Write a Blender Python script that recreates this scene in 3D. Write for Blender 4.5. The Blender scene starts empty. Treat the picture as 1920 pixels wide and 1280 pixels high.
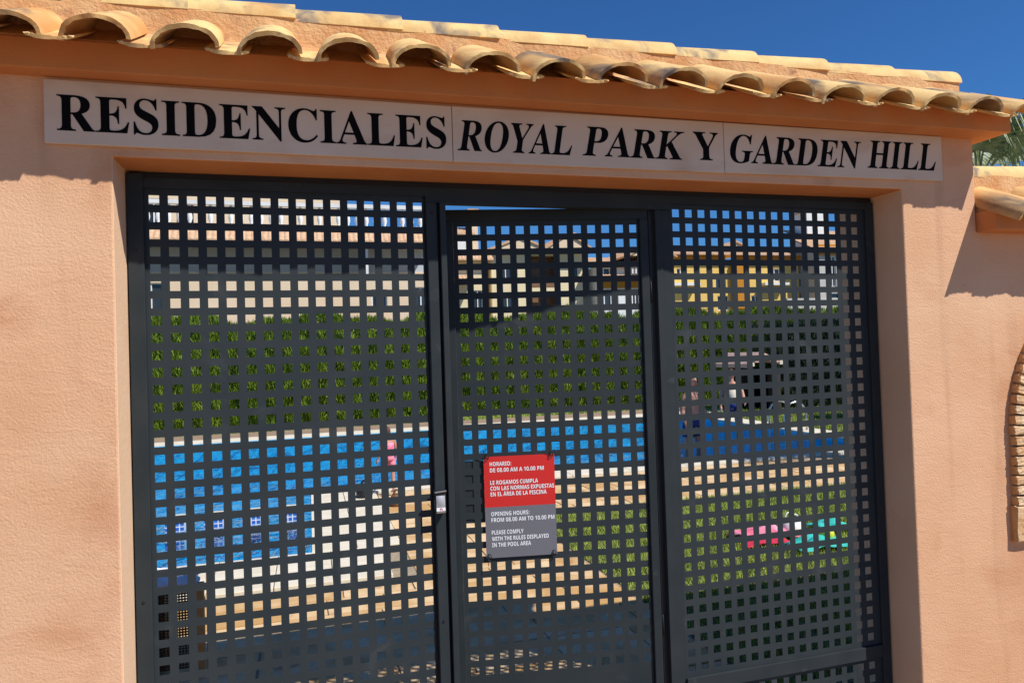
# letter outlines (bezier control points, thousandths of an em) and the scene
SERIF={"R":[473,[[[91,0,15,0,15,6],[15,12,15,17,39,18],[54,23,62,32,71,40],[75,56,75,81,75,180],[75,279,75,379,75,400],[70,415,62,424,54,432],[39,437,16,439,16,444],[16,450,16,455,83,455],[150,455,217,455,284,455],[334,445,367,426,400,406],[417,376,417,334,417,279],[383,242,315,224,354,166],[393,108,432,50,439,39],[446,31,452,26,458,20],[467,17,478,17,479,17],[480,17,480,17,480,12],[480,6,480,0,433,0],[386,0,338,0,293,71],[247,141,201,212,195,212],[188,212,182,212,182,168],[182,124,182,81,182,56],[186,40,194,32,202,23],[218,18,242,17,242,12],[242,6,242,0,166,0]],[[182,284,182,234,189,234],[196,234,203,234,238,234],[264,242,280,258,296,275],[304,300,304,336,304,399],[277,431,224,431,206,431],[195,428,190,422,185,417],[182,404,182,385,182,335]]]],"E":[442,[[[143,0,14,0,14,6],[14,11,14,17,38,17],[54,21,62,30,71,38],[75,54,75,78,75,175],[75,272,75,369,75,398],[71,417,62,425,53,434],[38,439,16,439,16,444],[16,450,16,455,144,455],[271,455,399,455,399,410],[399,365,399,320,394,320],[389,320,383,320,378,361],[364,390,340,406,317,422],[281,430,232,430,217,430],[207,430,200,428,193,427],[188,423,186,417,184,411],[183,401,183,388,183,341],[183,293,183,246,186,246],[190,246,193,246,223,246],[245,254,259,269,273,284],[283,310,288,345,293,345],[299,345,304,345,304,270],[304,194,304,118,299,118],[293,118,287,118,285,145],[280,166,273,181,266,197],[255,207,241,213,227,219],[208,222,185,222,184,222],[184,222,183,222,183,171],[183,119,183,67,183,51],[186,40,192,35,198,30],[211,28,230,28,263,28],[291,31,313,39,336,46],[355,58,371,75,386,92],[400,114,411,143,417,143],[424,143,430,143,421,95],[411,48,402,0,273,0]]]],"S":[390,[[[49,-11,43,-11,43,45],[43,102,43,158,49,158],[56,158,62,158,73,109],[90,73,111,50,133,26],[162,15,197,15,222,15],[242,22,257,36,271,50],[279,68,279,89,279,119],[261,142,225,160,204,170],[183,180,163,191,124,210],[95,231,77,253,59,274],[50,301,50,332,50,359],[56,383,67,403,79,423],[95,438,115,449,136,460],[159,466,185,466,198,466],[213,465,229,461,246,458],[263,454,282,448,286,447],[289,446,291,446,294,445],[297,445,300,445,311,445],[318,452,320,466,327,466],[333,466,339,466,339,417],[339,368,339,319,334,319],[328,319,322,319,316,344],[306,366,293,385,281,404],[265,418,248,429,231,439],[213,445,194,445,171,445],[153,439,140,426,126,414],[120,399,120,380,120,363],[125,348,137,336,149,325],[166,314,189,303,210,293],[232,283,253,273,281,260],[302,247,317,233,333,219],[344,204,350,188,356,172],[359,154,359,133,359,104],[352,79,339,58,325,36],[306,20,281,8,256,-4],[226,-10,192,-10,181,-10],[170,-9,158,-8,147,-6],[136,-3,126,1,114,5],[105,8,98,9,91,11],[87,12,85,12,77,12],[72,10,69,7,66,4],[63,-2,61,-11,55,-11]]]],"I":[261,[[[91,0,13,0,13,6],[13,12,13,17,36,20],[52,25,61,32,71,40],[75,54,75,75,75,179],[75,283,75,387,75,407],[71,421,63,427,55,434],[39,438,13,439,13,444],[13,450,13,455,90,455],[167,455,244,455,244,450],[244,444,244,439,221,438],[204,434,196,427,187,421],[183,407,183,387,183,284],[183,180,183,77,183,63],[184,52,187,44,191,36],[197,30,206,26,215,22],[228,19,246,17,246,12],[246,6,246,0,168,0]]]],"D":[496,[[[90,0,20,0,20,6],[20,12,20,17,41,18],[55,22,63,30,70,37],[74,52,74,75,74,174],[74,274,74,374,74,400],[70,418,61,426,52,434],[37,439,15,439,15,444],[15,450,15,455,84,455],[153,455,222,455,302,455],[363,436,405,396,447,357],[468,301,468,228,468,76],[388,0,228,0,159,0]],[[206,24,222,24,266,24],[299,41,319,75,340,109],[351,160,351,229,351,365],[308,433,223,433,206,433],[195,430,190,423,185,417],[182,404,182,385,182,281],[182,176,182,72,182,53],[185,40,190,34,195,27]]]],"N":[494,[[[409,-11,403,-11,304,109],[206,230,107,350,107,259],[107,169,107,79,107,55],[111,39,119,31,126,23],[142,18,167,17,167,12],[167,6,167,0,117,0],[68,0,18,0,18,6],[18,12,18,17,34,18],[46,20,54,23,62,27],[68,33,71,41,74,50],[76,62,76,79,76,182],[76,285,76,388,53,416],[40,431,36,433,32,435],[26,437,18,439,18,444],[18,450,18,455,64,455],[110,455,156,455,235,360],[313,264,391,169,391,238],[391,308,391,377,391,394],[389,406,386,414,383,422],[377,428,369,431,360,435],[348,437,331,439,331,444],[331,450,331,455,381,455],[430,455,480,455,480,450],[480,444,480,439,456,438],[441,433,433,425,426,416],[422,400,422,377,422,248],[422,118,422,-11,415,-11]]]],"C":[468,[[[338,-11,257,-11,212,-11],[172,-1,137,20,103,40],[75,68,56,104,36,140],[26,182,26,228,26,274],[36,315,56,351,76,387],[104,414,139,435,174,455],[214,465,259,465,290,465],[326,457,367,440,374,437],[381,435,388,435,404,435],[415,445,419,465,425,465],[431,465,437,465,437,413],[437,361,437,308,431,308],[425,308,420,308,405,350],[383,383,356,407,329,431],[299,443,265,443,184,443],[144,371,144,226,144,91],[188,24,278,24,305,24],[332,31,358,45,384,59],[408,79,428,106,435,100],[441,94,447,89,401,22]]]],"A":[437,[[[37,0,-9,0,-9,6],[-9,12,-9,18,4,18],[15,22,24,30,32,38],[41,53,49,75,101,205],[154,336,206,466,212,466],[218,466,224,465,278,339],[331,213,384,87,394,62],[403,45,411,34,419,24],[429,18,443,18,443,12],[443,6,443,0,372,0],[300,0,229,0,229,6],[229,12,229,18,265,18],[283,27,283,46,283,52],[280,64,273,81,266,98],[259,115,253,132,203,132],[153,132,103,132,95,112],[87,91,79,71,77,67],[76,63,76,59,75,54],[75,51,75,48,75,28],[91,18,124,18,125,18],[126,18,128,18,128,12],[128,6,128,0,82,0]],[[135,213,113,161,156,161],[199,161,242,161,220,213],[198,266,177,319,156,266]]]],"L":[426,[[[144,0,15,0,15,6],[15,12,15,17,39,18],[54,23,62,32,71,40],[75,56,75,81,75,180],[75,279,75,379,75,401],[70,416,62,425,54,433],[39,438,16,439,16,444],[16,450,16,455,94,455],[172,455,250,455,250,450],[250,444,250,439,232,439],[218,437,208,434,198,431],[192,425,188,416,184,408],[182,395,182,379,182,280],[182,181,182,83,182,67],[183,55,185,47,188,39],[192,34,200,31,207,29],[218,28,234,28,266,28],[293,32,315,40,336,48],[355,61,370,80,385,98],[398,123,409,154,415,154],[421,154,427,154,419,103],[410,51,402,0,273,0]]]],"O":[525,[[[295,-11,261,-11,227,-11],[197,-5,169,7,140,19],[116,36,94,58,73,79],[57,105,45,134,33,163],[28,194,28,228,28,261],[33,292,45,321,57,350],[73,376,95,397,116,419],[141,436,170,448,199,460],[231,466,265,466,298,466],[329,460,357,448,385,436],[410,420,431,399,452,377],[469,352,481,323,492,294],[498,262,498,228,498,194],[492,163,481,134,469,105],[452,79,430,58,409,36],[384,19,355,7,326,-5]],[[228,12,265,12,341,12],[379,84,379,228,379,298],[369,352,348,389,326,425],[297,443,260,443,183,443],[145,371,145,228,145,157],[156,104,177,67,199,30]]]],"Y":[426,[[[177,0,101,0,101,6],[101,12,101,17,125,18],[140,23,148,32,156,40],[161,56,161,81,161,113],[161,146,161,179,122,248],[84,317,46,387,34,409],[24,423,14,429,10,432],[5,434,1,435,-4,437],[-9,437,-13,438,-13,444],[-13,450,-13,455,60,455],[133,455,207,455,207,450],[207,444,207,438,203,438],[199,438,195,438,183,438],[174,436,167,432,159,428],[156,423,156,416,156,410],[158,402,164,392,192,336],[220,281,248,226,277,272],[305,319,333,366,343,383],[349,397,349,408,349,428],[332,438,298,438,297,438],[296,438,295,438,295,444],[295,450,295,455,343,455],[391,455,439,455,439,450],[439,444,439,438,428,437],[418,432,409,424,400,417],[392,406,383,392,345,329],[306,266,268,203,268,163],[268,122,268,81,268,56],[272,40,280,32,288,23],[304,18,328,17,328,12],[328,6,328,0,252,0]]]],"P":[418,[[[91,0,15,0,15,6],[15,12,15,17,39,18],[54,23,62,32,71,40],[75,56,75,81,75,180],[75,279,75,379,75,400],[70,415,62,424,54,432],[39,437,16,439,16,444],[16,450,16,455,82,455],[148,455,214,455,271,455],[312,450,336,440,359,430],[377,416,390,398,403,379],[409,357,409,332,409,294],[395,263,367,240,338,217],[297,206,242,206,222,206],[202,206,182,206,182,164],[182,122,182,81,182,56],[186,40,194,32,202,23],[218,18,242,17,242,12],[242,6,242,0,166,0]],[[182,286,182,230,188,230],[195,230,201,230,235,230],[258,237,272,253,285,268],[292,293,292,329,292,364],[286,390,275,406,264,423],[244,431,216,431,203,431],[194,429,189,424,184,419],[182,410,182,398,182,342]]]],"K":[510,[[[92,0,16,0,16,6],[16,12,16,17,39,18],[55,23,63,32,71,40],[75,56,75,81,75,180],[75,279,75,379,75,400],[71,415,63,424,55,433],[39,438,17,439,17,444],[17,450,17,455,92,455],[167,455,242,455,242,450],[242,444,242,439,226,437],[213,435,205,432,196,429],[191,423,187,415,184,407],[183,395,183,379,183,330],[183,282,183,234,229,280],[275,327,321,373,339,392],[349,407,349,418,349,432],[329,439,291,439,291,444],[291,450,291,455,356,455],[421,455,486,455,486,450],[486,444,486,439,483,439],[480,439,477,439,438,439],[394,413,345,361,320,335],[295,310,271,285,335,205],[399,126,463,46,471,36],[479,29,487,25,495,20],[505,18,519,17,519,12],[519,6,519,0,440,0],[360,0,281,0,281,6],[281,12,281,17,291,17],[299,18,306,18,313,19],[318,19,322,21,330,24],[334,28,334,34,334,41],[328,51,316,66,277,115],[238,164,199,214,194,208],[188,203,183,198,183,159],[183,120,183,81,183,56],[187,40,195,32,203,23],[219,18,242,17,242,12],[242,6,242,0,167,0]]]],"G":[508,[[[328,-10,268,-10,220,-10],[177,0,141,19,105,39],[77,67,57,103,37,139],[28,181,28,229,28,276],[37,317,57,352,77,387],[105,415,139,435,174,455],[213,465,257,465,292,465],[330,457,369,441,376,437],[382,436,388,436,395,436],[401,438,406,443,410,448],[415,455,419,465,425,465],[431,465,437,465,437,413],[437,360,437,308,431,308],[426,308,420,308,410,335],[398,359,382,379,366,399],[349,415,329,426,309,438],[289,443,267,443,186,443],[146,371,146,228,146,157],[157,104,180,67,203,31],[235,13,275,13,301,13],[318,18,328,27,338,37],[343,51,343,71,343,90],[343,109,343,128,343,149],[338,163,329,170,320,178],[302,182,275,182,275,187],[275,193,275,198,350,198],[425,198,500,198,500,193],[500,187,500,182,478,182],[464,178,457,171,450,163],[446,149,446,128,446,95],[446,62,446,29,387,3]]]],"H":[523,[[[91,0,15,0,15,6],[15,12,15,17,39,18],[54,23,62,32,71,40],[75,56,75,81,75,180],[75,279,75,379,75,400],[70,415,62,424,54,432],[39,437,16,439,16,444],[16,450,16,455,91,455],[167,455,242,455,242,450],[242,444,242,439,225,437],[213,435,204,432,196,429],[190,423,187,415,184,407],[182,395,182,379,182,336],[182,293,182,251,235,251],[289,251,342,251,342,293],[342,336,342,379,342,395],[340,407,337,415,335,423],[329,429,320,432,312,435],[299,437,282,439,282,444],[282,450,282,455,357,455],[432,455,507,455,507,450],[507,444,507,439,484,437],[468,432,461,424,453,416],[449,401,449,379,449,279],[449,180,449,81,449,58],[453,42,461,33,469,24],[484,18,507,17,507,12],[507,6,507,0,432,0],[357,0,282,0,282,6],[282,12,282,17,305,18],[321,23,329,31,338,38],[342,55,342,81,342,127],[342,174,342,221,289,221],[235,221,182,221,182,174],[182,127,182,81,182,56],[186,40,194,32,202,23],[218,18,242,17,242,12],[242,6,242,0,166,0]]]]}
SANS={"A":[463,[[[36,0,0,0,56,161],[113,321,169,482,211,482],[252,482,293,482,350,321],[407,161,463,0,427,0],[390,0,354,0,342,38],[331,76,319,114,261,114],[203,114,144,114,133,76],[121,38,109,0,73,0]],[[181,237,170,199,212,199],[253,199,295,199,283,237],[271,274,259,311,257,319],[254,328,251,340,247,351],[244,363,240,375,237,388],[234,398,232,407,229,398],[226,387,223,374,219,361],[215,348,212,336,209,324],[206,316,204,311,193,274]]]],"B":[451,[[[120,0,60,0,60,160],[60,320,60,480,110,480],[160,480,210,480,274,480],[322,471,355,453,387,435],[404,403,404,358,404,331],[397,308,384,289,372,270],[353,259,330,255,330,253],[330,252,330,251,346,248],[360,242,373,234,386,226],[397,215,404,199,412,184],[416,164,416,139,416,96],[400,62,369,37,337,12],[294,0,240,0,180,0]],[[162,325,162,289,182,289],[201,289,221,289,251,289],[271,294,282,304,294,313],[300,327,300,345,300,363],[293,376,279,384,266,392],[245,396,216,396,198,396],[180,396,162,396,162,361]],[[162,126,162,84,184,84],[206,84,228,84,259,84],[280,90,292,102,304,114],[310,129,310,149,310,167],[304,181,292,192,279,203],[257,209,225,209,204,209],[183,209,162,209,162,167]]]],"C":[428,[[[280,-7,255,-7,205,-7],[165,3,133,24,101,44],[77,73,62,110,47,147],[39,190,39,239,39,287],[48,330,65,367,83,405],[108,434,141,455,175,476],[216,486,264,486,288,486],[312,483,335,477,359,471],[382,463,404,453,393,425],[382,398,371,370,353,379],[335,386,317,392,299,398],[281,402,264,402,225,402],[195,387,175,358,154,329],[144,289,144,238,144,187],[153,148,172,120,191,92],[222,78,264,78,284,78],[303,80,323,85,342,89],[363,95,386,103,386,75],[386,47,386,18,365,10],[344,3,324,-1,303,-5]]]],"D":[497,[[[106,0,60,0,60,160],[60,320,60,480,111,480],[161,480,211,480,261,480],[305,471,342,453,378,435],[407,408,427,374,448,339],[458,296,458,244,458,163],[435,102,389,61,343,20],[279,0,196,0,151,0]],[[162,188,162,84,176,84],[191,84,206,84,304,84],[353,137,353,242,353,295],[341,334,318,359,294,384],[261,396,216,396,198,396],[180,396,162,396,162,292]]]],"E":[376,[[[152,0,60,0,60,160],[60,320,60,480,152,480],[244,480,336,480,336,452],[336,424,336,396,278,396],[220,396,162,396,162,361],[162,326,162,291,216,291],[270,291,324,291,324,263],[324,235,324,208,270,208],[216,208,162,208,162,166],[162,125,162,84,220,84],[278,84,336,84,336,56],[336,28,336,0,244,0]]]],"F":[369,[[[94,0,60,0,60,160],[60,320,60,480,152,480],[244,480,335,480,335,452],[335,424,335,396,277,396],[219,396,161,396,161,355],[161,314,161,273,215,273],[269,273,323,273,323,245],[323,217,323,189,269,189],[215,189,161,189,161,126],[161,63,161,0,127,0]]]],"G":[486,[[[296,-7,262,-7,190,-7],[135,14,97,56,58,99],[39,160,39,240,39,291],[49,334,68,371,88,407],[116,436,153,456,190,476],[236,486,289,486,315,486],[340,484,365,478,389,473],[412,466,432,457,421,430],[409,403,398,375,383,383],[367,389,348,394,329,399],[309,402,289,402,259,402],[234,395,212,381,190,368],[173,349,162,325,150,300],[144,272,144,238,144,207],[148,179,156,155,165,131],[178,112,197,98,215,85],[239,78,269,78,283,78],[295,79,305,80,315,81],[325,83,333,85,333,118],[333,151,333,185,303,185],[273,185,242,185,242,213],[242,241,242,269,306,269],[369,269,433,269,433,186],[433,104,433,21,407,12],[381,6,354,1,327,-4]]]],"H":[514,[[[94,0,60,0,60,160],[60,320,60,480,94,480],[128,480,162,480,162,417],[162,354,162,291,225,291],[289,291,352,291,352,354],[352,417,352,480,386,480],[420,480,453,480,453,320],[453,160,453,0,420,0],[386,0,352,0,352,69],[352,138,352,207,289,207],[225,207,162,207,162,138],[162,69,162,0,128,0]]]],"I":[261,[[[94,0,21,0,21,19],[21,39,21,58,41,67],[60,76,80,85,80,188],[80,291,80,395,60,404],[41,413,21,422,21,441],[21,460,21,480,94,480],[167,480,240,480,240,460],[240,441,240,422,220,413],[201,404,181,395,181,291],[181,188,181,85,201,76],[220,67,240,58,240,39],[240,19,240,0,167,0]]]],"L":[379,[[[159,0,60,0,60,160],[60,320,60,480,94,480],[128,480,162,480,162,348],[162,216,162,84,227,84],[292,84,357,84,357,56],[357,28,357,0,258,0]]]],"M":[633,[[[91,0,60,0,60,160],[60,320,60,480,107,480],[153,480,199,480,237,357],[274,235,312,113,313,113],[314,113,314,113,354,235],[394,357,435,480,481,480],[527,480,573,480,573,320],[573,160,573,0,541,0],[510,0,478,0,478,76],[478,151,478,227,478,242],[479,260,479,279,480,299],[481,318,481,335,482,353],[482,366,483,375,482,375],[481,375,480,375,439,250],[398,125,357,0,325,0],[294,0,263,0,225,125],[186,251,148,376,147,376],[146,376,145,376,146,367],[147,354,148,336,149,318],[149,299,150,278,151,258],[151,240,151,223,151,149],[151,74,151,0,121,0]]]],"N":[546,[[[91,0,60,0,60,160],[60,320,60,480,103,480],[146,480,189,480,258,360],[328,240,397,120,398,120],[398,120,399,120,398,143],[396,165,396,187,395,209],[394,231,394,253,394,328],[394,404,394,480,425,480],[455,480,486,480,486,320],[486,160,486,0,443,0],[400,0,357,0,287,121],[217,242,148,363,147,363],[146,363,145,363,147,340],[148,317,149,294,151,271],[151,248,151,226,151,150],[151,75,151,0,121,0]]]],"O":[535,[[[320,-7,267,-7,215,-7],[172,4,139,24,105,45],[80,74,63,111,47,148],[39,191,39,241,39,291],[47,334,63,371,80,407],[105,436,139,456,172,477],[216,487,268,487,320,487],[363,477,396,456,430,436],[455,407,471,370,487,333],[496,290,496,240,496,191],[487,147,471,110,455,74],[430,45,396,24,363,4]],[[225,79,267,79,311,79],[342,93,361,122,379,151],[389,190,389,240,389,291],[379,331,361,359,342,388],[311,402,268,402,225,402],[194,388,175,359,155,331],[146,291,146,240,146,190],[155,151,175,122,194,93]]]],"P":[422,[[[94,0,60,0,60,160],[60,320,60,480,111,480],[163,480,214,480,275,480],[320,466,349,440,377,413],[392,376,392,330,392,302],[386,276,374,252,362,227],[343,208,316,193,289,178],[252,171,206,171,191,171],[176,171,162,171,162,114],[162,57,162,0,128,0]],[[162,301,162,254,173,254],[184,254,195,254,224,254],[247,260,264,271,280,282],[289,301,289,326,289,373],[262,396,208,396,193,396],[177,396,162,396,162,349]]]],"R":[443,[[[94,0,60,0,60,160],[60,320,60,480,107,480],[154,480,200,480,266,480],[314,468,345,444,376,420],[392,384,392,336,392,314],[387,295,379,278,371,262],[360,248,346,237,333,225],[318,216,302,209,349,139],[396,70,443,0,406,0],[368,0,330,0,292,61],[254,123,216,184,198,184],[180,184,162,184,162,123],[162,61,162,0,128,0]],[[162,310,162,267,173,267],[184,267,195,267,228,267],[252,272,267,283,282,295],[289,311,289,333,289,356],[281,372,266,382,250,391],[226,396,193,396,182,396],[172,396,162,396,162,353]]]],"S":[370,[[[223,-7,167,-7,116,-7],[71,3,31,22,31,54],[31,85,31,117,54,107],[77,98,102,90,126,81],[150,77,175,77,200,77],[217,82,228,92,239,101],[244,113,244,128,244,146],[235,161,217,172,199,183],[177,195,150,207,139,212],[127,218,114,225,101,233],[89,242,77,253,65,264],[55,278,48,293,40,309],[36,328,36,350,36,393],[51,426,80,450,109,474],[149,486,199,486,224,486],[248,483,270,478,293,472],[317,463,341,453,330,426],[319,400,308,373,286,382],[267,389,249,394,232,399],[214,402,195,402,176,402],[161,397,151,388,141,379],[136,368,136,353,136,336],[143,323,158,313,174,303],[196,290,226,277,251,266],[272,254,289,241,306,228],[320,213,329,196,338,179],[343,158,343,133,343,90],[328,57,297,31,267,6]]]],"T":[389,[[[178,0,144,0,144,132],[144,263,144,395,100,395],[57,395,13,395,13,423],[13,451,13,480,134,480],[255,480,375,480,375,451],[375,423,375,395,332,395],[289,395,245,395,245,263],[245,132,245,0,211,0]]]],"U":[508,[[[297,-7,252,-7,188,-7],[140,10,107,42,74,74],[57,117,57,171,57,274],[57,377,57,480,91,480],[125,480,158,480,158,382],[158,284,158,186,158,147],[167,119,183,103,199,87],[223,79,255,79,288,79],[312,87,327,105,342,122],[349,150,349,187,349,284],[349,382,349,480,383,480],[417,480,451,480,451,376],[451,273,451,169,451,136],[443,106,429,80,414,53],[392,32,363,16,334,1]]]],"X":[448,[[[36,0,0,0,53,82],[106,165,159,247,109,325],[60,402,10,480,47,480],[85,480,122,480,157,422],[191,364,226,307,259,364],[293,422,327,480,364,480],[400,480,437,480,386,400],[336,321,286,242,340,161],[394,81,448,0,409,0],[370,0,332,0,295,60],[257,121,220,181,183,121],[146,60,109,0,73,0]]]],"W":[649,[[[161,0,122,0,81,160],[41,320,0,480,33,480],[67,480,100,480,120,392],[141,305,161,218,164,207],[167,194,170,179,173,163],[176,147,179,132,181,116],[183,103,185,92,186,103],[188,117,191,132,193,147],[196,162,199,177,203,192],[205,203,207,211,230,300],[253,390,277,480,309,480],[341,480,373,480,396,390],[419,300,443,211,445,203],[447,192,450,177,453,163],[456,147,459,132,461,116],[463,103,465,92,466,103],[468,117,471,132,473,147],[476,163,480,179,483,194],[486,207,488,218,509,305],[529,392,549,480,583,480],[616,480,649,480,609,320],[568,160,527,0,489,0],[450,0,412,0,390,84],[368,168,347,252,345,257],[344,264,342,274,339,284],[337,295,335,306,332,318],[330,329,328,339,327,350],[325,358,324,364,324,358],[323,350,321,339,319,329],[317,318,314,307,312,295],[310,284,308,274,305,264],[304,257,302,251,281,167],[259,84,238,0,199,0]]]],"Y":[419,[[[193,0,159,0,159,61],[159,122,159,183,106,282],[53,381,0,480,37,480],[73,480,110,480,143,414],[176,348,210,282,243,348],[276,414,310,480,346,480],[383,480,419,480,366,382],[313,284,260,187,260,124],[260,62,260,0,226,0]]]],"0":[384,[[[233,-7,191,-7,134,-7],[91,15,64,59,38,102],[24,163,24,240,24,292],[30,336,40,373,51,409],[69,438,93,457,118,477],[151,487,191,487,249,487],[291,465,318,422,346,378],[359,318,359,240,359,188],[354,144,343,107,332,71],[314,43,290,23,265,3]],[[166,75,191,75,216,75],[234,89,244,116,254,143],[259,185,259,240,259,294],[254,336,244,363,234,391],[216,405,191,405,166,405],[148,391,139,363,130,336],[125,294,125,240,125,185],[130,144,139,117,148,89]]]],"1":[384,[[[210,0,176,0,176,92],[176,185,176,277,176,289],[176,304,177,323,178,342],[178,358,179,373,176,370],[172,365,164,358,157,351],[150,345,144,340,125,325],[107,310,89,296,72,316],[56,336,40,357,91,398],[143,439,194,480,222,480],[250,480,277,480,277,320],[277,160,277,0,244,0]]]],"8":[384,[[[225,-7,192,-7,138,-7],[97,5,67,28,38,50],[24,82,24,122,24,155],[32,181,50,201,68,222],[90,238,116,251,94,264],[76,280,61,299,46,318],[38,342,38,371,38,396],[45,418,60,435,74,452],[93,464,117,473,140,481],[165,486,192,486,220,486],[245,481,268,473,291,464],[310,452,324,435,338,418],[345,396,345,370,345,341],[337,318,321,299,304,281],[284,265,259,253,276,244],[292,234,308,222,323,210],[336,196,346,180,355,164],[360,146,360,124,360,98],[353,75,339,55,325,35],[305,20,280,9,254,-1]],[[176,303,192,296,207,303],[221,311,232,321,244,331],[250,345,250,363,250,378],[244,390,233,399,222,407],[208,412,191,412,175,412],[161,407,150,399,139,390],[134,378,134,363,134,346],[139,333,151,322,163,312]],[[167,68,191,68,216,68],[235,73,247,84,260,95],[266,109,266,127,266,139],[262,150,255,159,248,168],[239,176,229,184,218,191],[207,198,196,204,193,206],[190,207,187,209,167,199],[150,188,137,175,124,162],[118,146,118,128,118,110],[124,96,136,85,148,73]]]]}
# ------------------------------------------------------------------ camera, sky, sun
import bpy, bmesh, math, random
from mathutils import Vector, Matrix
random.seed(7)
R = math.radians
scene = bpy.context.scene
col = scene.collection

cam = bpy.data.cameras.new('camera')
cam.sensor_width = 36
cam.lens = 1328.13 / 1920 * 36
cam.clip_start = 0.05
cam.clip_end = 1500
cam_o = bpy.data.objects.new('camera', cam)
col.objects.link(cam_o)
_yaw, _pitch, _roll = R(16.057), R(1.033), R(1.853)
cy, sy, cp, sp = math.cos(_yaw), math.sin(_yaw), math.cos(_pitch), math.sin(_pitch)
F = Vector((sy * cp, cy * cp, sp)); Rt = Vector((cy, -sy, 0)); Dn = F.cross(Rt)
r_ = math.cos(_roll) * Rt + math.sin(_roll) * Dn
d_ = -math.sin(_roll) * Rt + math.cos(_roll) * Dn
cam_o.matrix_world = Matrix(((r_.x, -d_.x, -F.x, 0), (r_.y, -d_.y, -F.y, -2.696),
                             (r_.z, -d_.z, -F.z, 1.55), (0, 0, 0, 1)))
scene.camera = cam_o

SUN = Vector((0.457, -0.485, 0.746)).normalized()
world = bpy.data.worlds.new('World')
scene.world = world
world.use_nodes = True
wn = world.node_tree
bgn = wn.nodes['Background']
skyn = wn.nodes.new('ShaderNodeTexSky')
skyn.sky_type = 'NISHITA'
skyn.sun_disc = False
skyn.sun_elevation = math.asin(SUN.z)
skyn.sun_rotation = math.atan2(SUN.x, SUN.y)
skyn.altitude = 300
skyn.air_density = 1.0
skyn.dust_density = 0.0
skyn.ozone_density = 3.0
tintn = wn.nodes.new('ShaderNodeMix'); tintn.data_type = 'RGBA'; tintn.blend_type = 'MULTIPLY'
tintn.inputs['Factor'].default_value = 1; tintn.inputs['B'].default_value = (0.40, 0.87, 1.40, 1)
wn.links.new(skyn.outputs[0], tintn.inputs['A']); wn.links.new(tintn.outputs['Result'], bgn.inputs[0])
bgn.inputs[1].default_value = 0.072

sun = bpy.data.lights.new('sun', 'SUN')
sun.energy = 5.0
sun.angle = R(0.53)
sun.color = (1.0, 0.965, 0.91)
sun_o = bpy.data.objects.new('sun', sun)
sun_o.rotation_euler = SUN.to_track_quat('Z', 'Y').to_euler()
sun_o.location = SUN * 30
col.objects.link(sun_o)

scene.view_settings.view_transform = 'Standard'
scene.view_settings.look = 'None'
scene.view_settings.gamma = 1
scene.view_settings.use_curve_mapping = False
scene.view_settings.exposure = 0.1

GZ = -0.18          # level of the ground on both sides of the gate
WF = -0.174         # front face of the gate wall
XW = 2.96           # right end of the tall gate wall

# ------------------------------------------------------------------ helpers
def obj(name, bm, m=None, parent=None, smooth=False, kind=None, bevel=0.0):
    me = bpy.data.meshes.new(name)
    if isinstance(bm, bmesh.types.BMesh):
        bmesh.ops.recalc_face_normals(bm, faces=bm.faces) if getattr(bm, '_fix', False) else None
        bm.to_mesh(me); bm.free()
    else:
        me.from_pydata(bm[0], [], bm[1])
    me.update()
    if m:
        for q in (m if isinstance(m, (list, tuple)) else [m]): me.materials.append(q)
    o = bpy.data.objects.new(name, me)
    col.objects.link(o)
    if parent:
        off = Vector(parent.location)
        if parent.parent: off += parent.parent.location
        o.parent = parent
        me.transform(Matrix.Translation(-off))
    if smooth:
        for p in me.polygons: p.use_smooth = True
    if kind: o['kind'] = kind
    if bevel:
        b = o.modifiers.new('bevel', 'BEVEL'); b.width = bevel; b.segments = 2; b.limit_method = 'ANGLE'
    return o

def thing(name, label, cat, loc=(0, 0, 0), group=None, rotz=0):
    o = bpy.data.objects.new(name, None)
    o.empty_display_size = 0.1
    col.objects.link(o); o.location = loc; o.rotation_euler = (0, 0, rotz)
    o['label'] = label; o['category'] = cat
    if group: o['group'] = group
    return o

def tag(o, label, cat, group=None):
    o['label'] = label; o['category'] = cat
    if group: o['group'] = group
    return o

def inst(name, mesh, loc, parent=None, rot=(0, 0, 0), scale=(1, 1, 1)):
    o = bpy.data.objects.new(name, mesh)
    col.objects.link(o)
    if parent:
        o.parent = parent
        loc = Vector(loc) - parent.location
    o.location = loc; o.rotation_euler = rot; o.scale = scale
    return o

def B(): return bmesh.new()

def box(bm, x0, x1, y0, y1, z0, z1, mi=0):
    vs = [bm.verts.new((x, y, z)) for x in (x0, x1) for y in (y0, y1) for z in (z0, z1)]
    for idx in ((0, 1, 3, 2), (4, 6, 7, 5), (0, 4, 5, 1), (2, 3, 7, 6), (0, 2, 6, 4), (1, 5, 7, 3)):
        f = bm.faces.new([vs[i] for i in idx]); f.material_index = mi
    return bm

def prism(bm, pts, axis, a, b, mi=0):
    """extrude the outline pts along an axis ('x','y','z') from a to b"""
    def mk(p, t):
        return {'x': (t, p[0], p[1]), 'y': (p[0], t, p[1]), 'z': (p[0], p[1], t)}[axis]
    A = [bm.verts.new(mk(p, a)) for p in pts]; Bv = [bm.verts.new(mk(p, b)) for p in pts]
    fs = [bm.faces.new(A), bm.faces.new(Bv[::-1])]
    n = len(pts)
    for i in range(n): fs.append(bm.faces.new((A[(i + 1) % n], A[i], Bv[i], Bv[(i + 1) % n])))
    for f in fs: f.material_index = mi
    bmesh.ops.recalc_face_normals(bm, faces=fs)
    return bm

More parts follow.
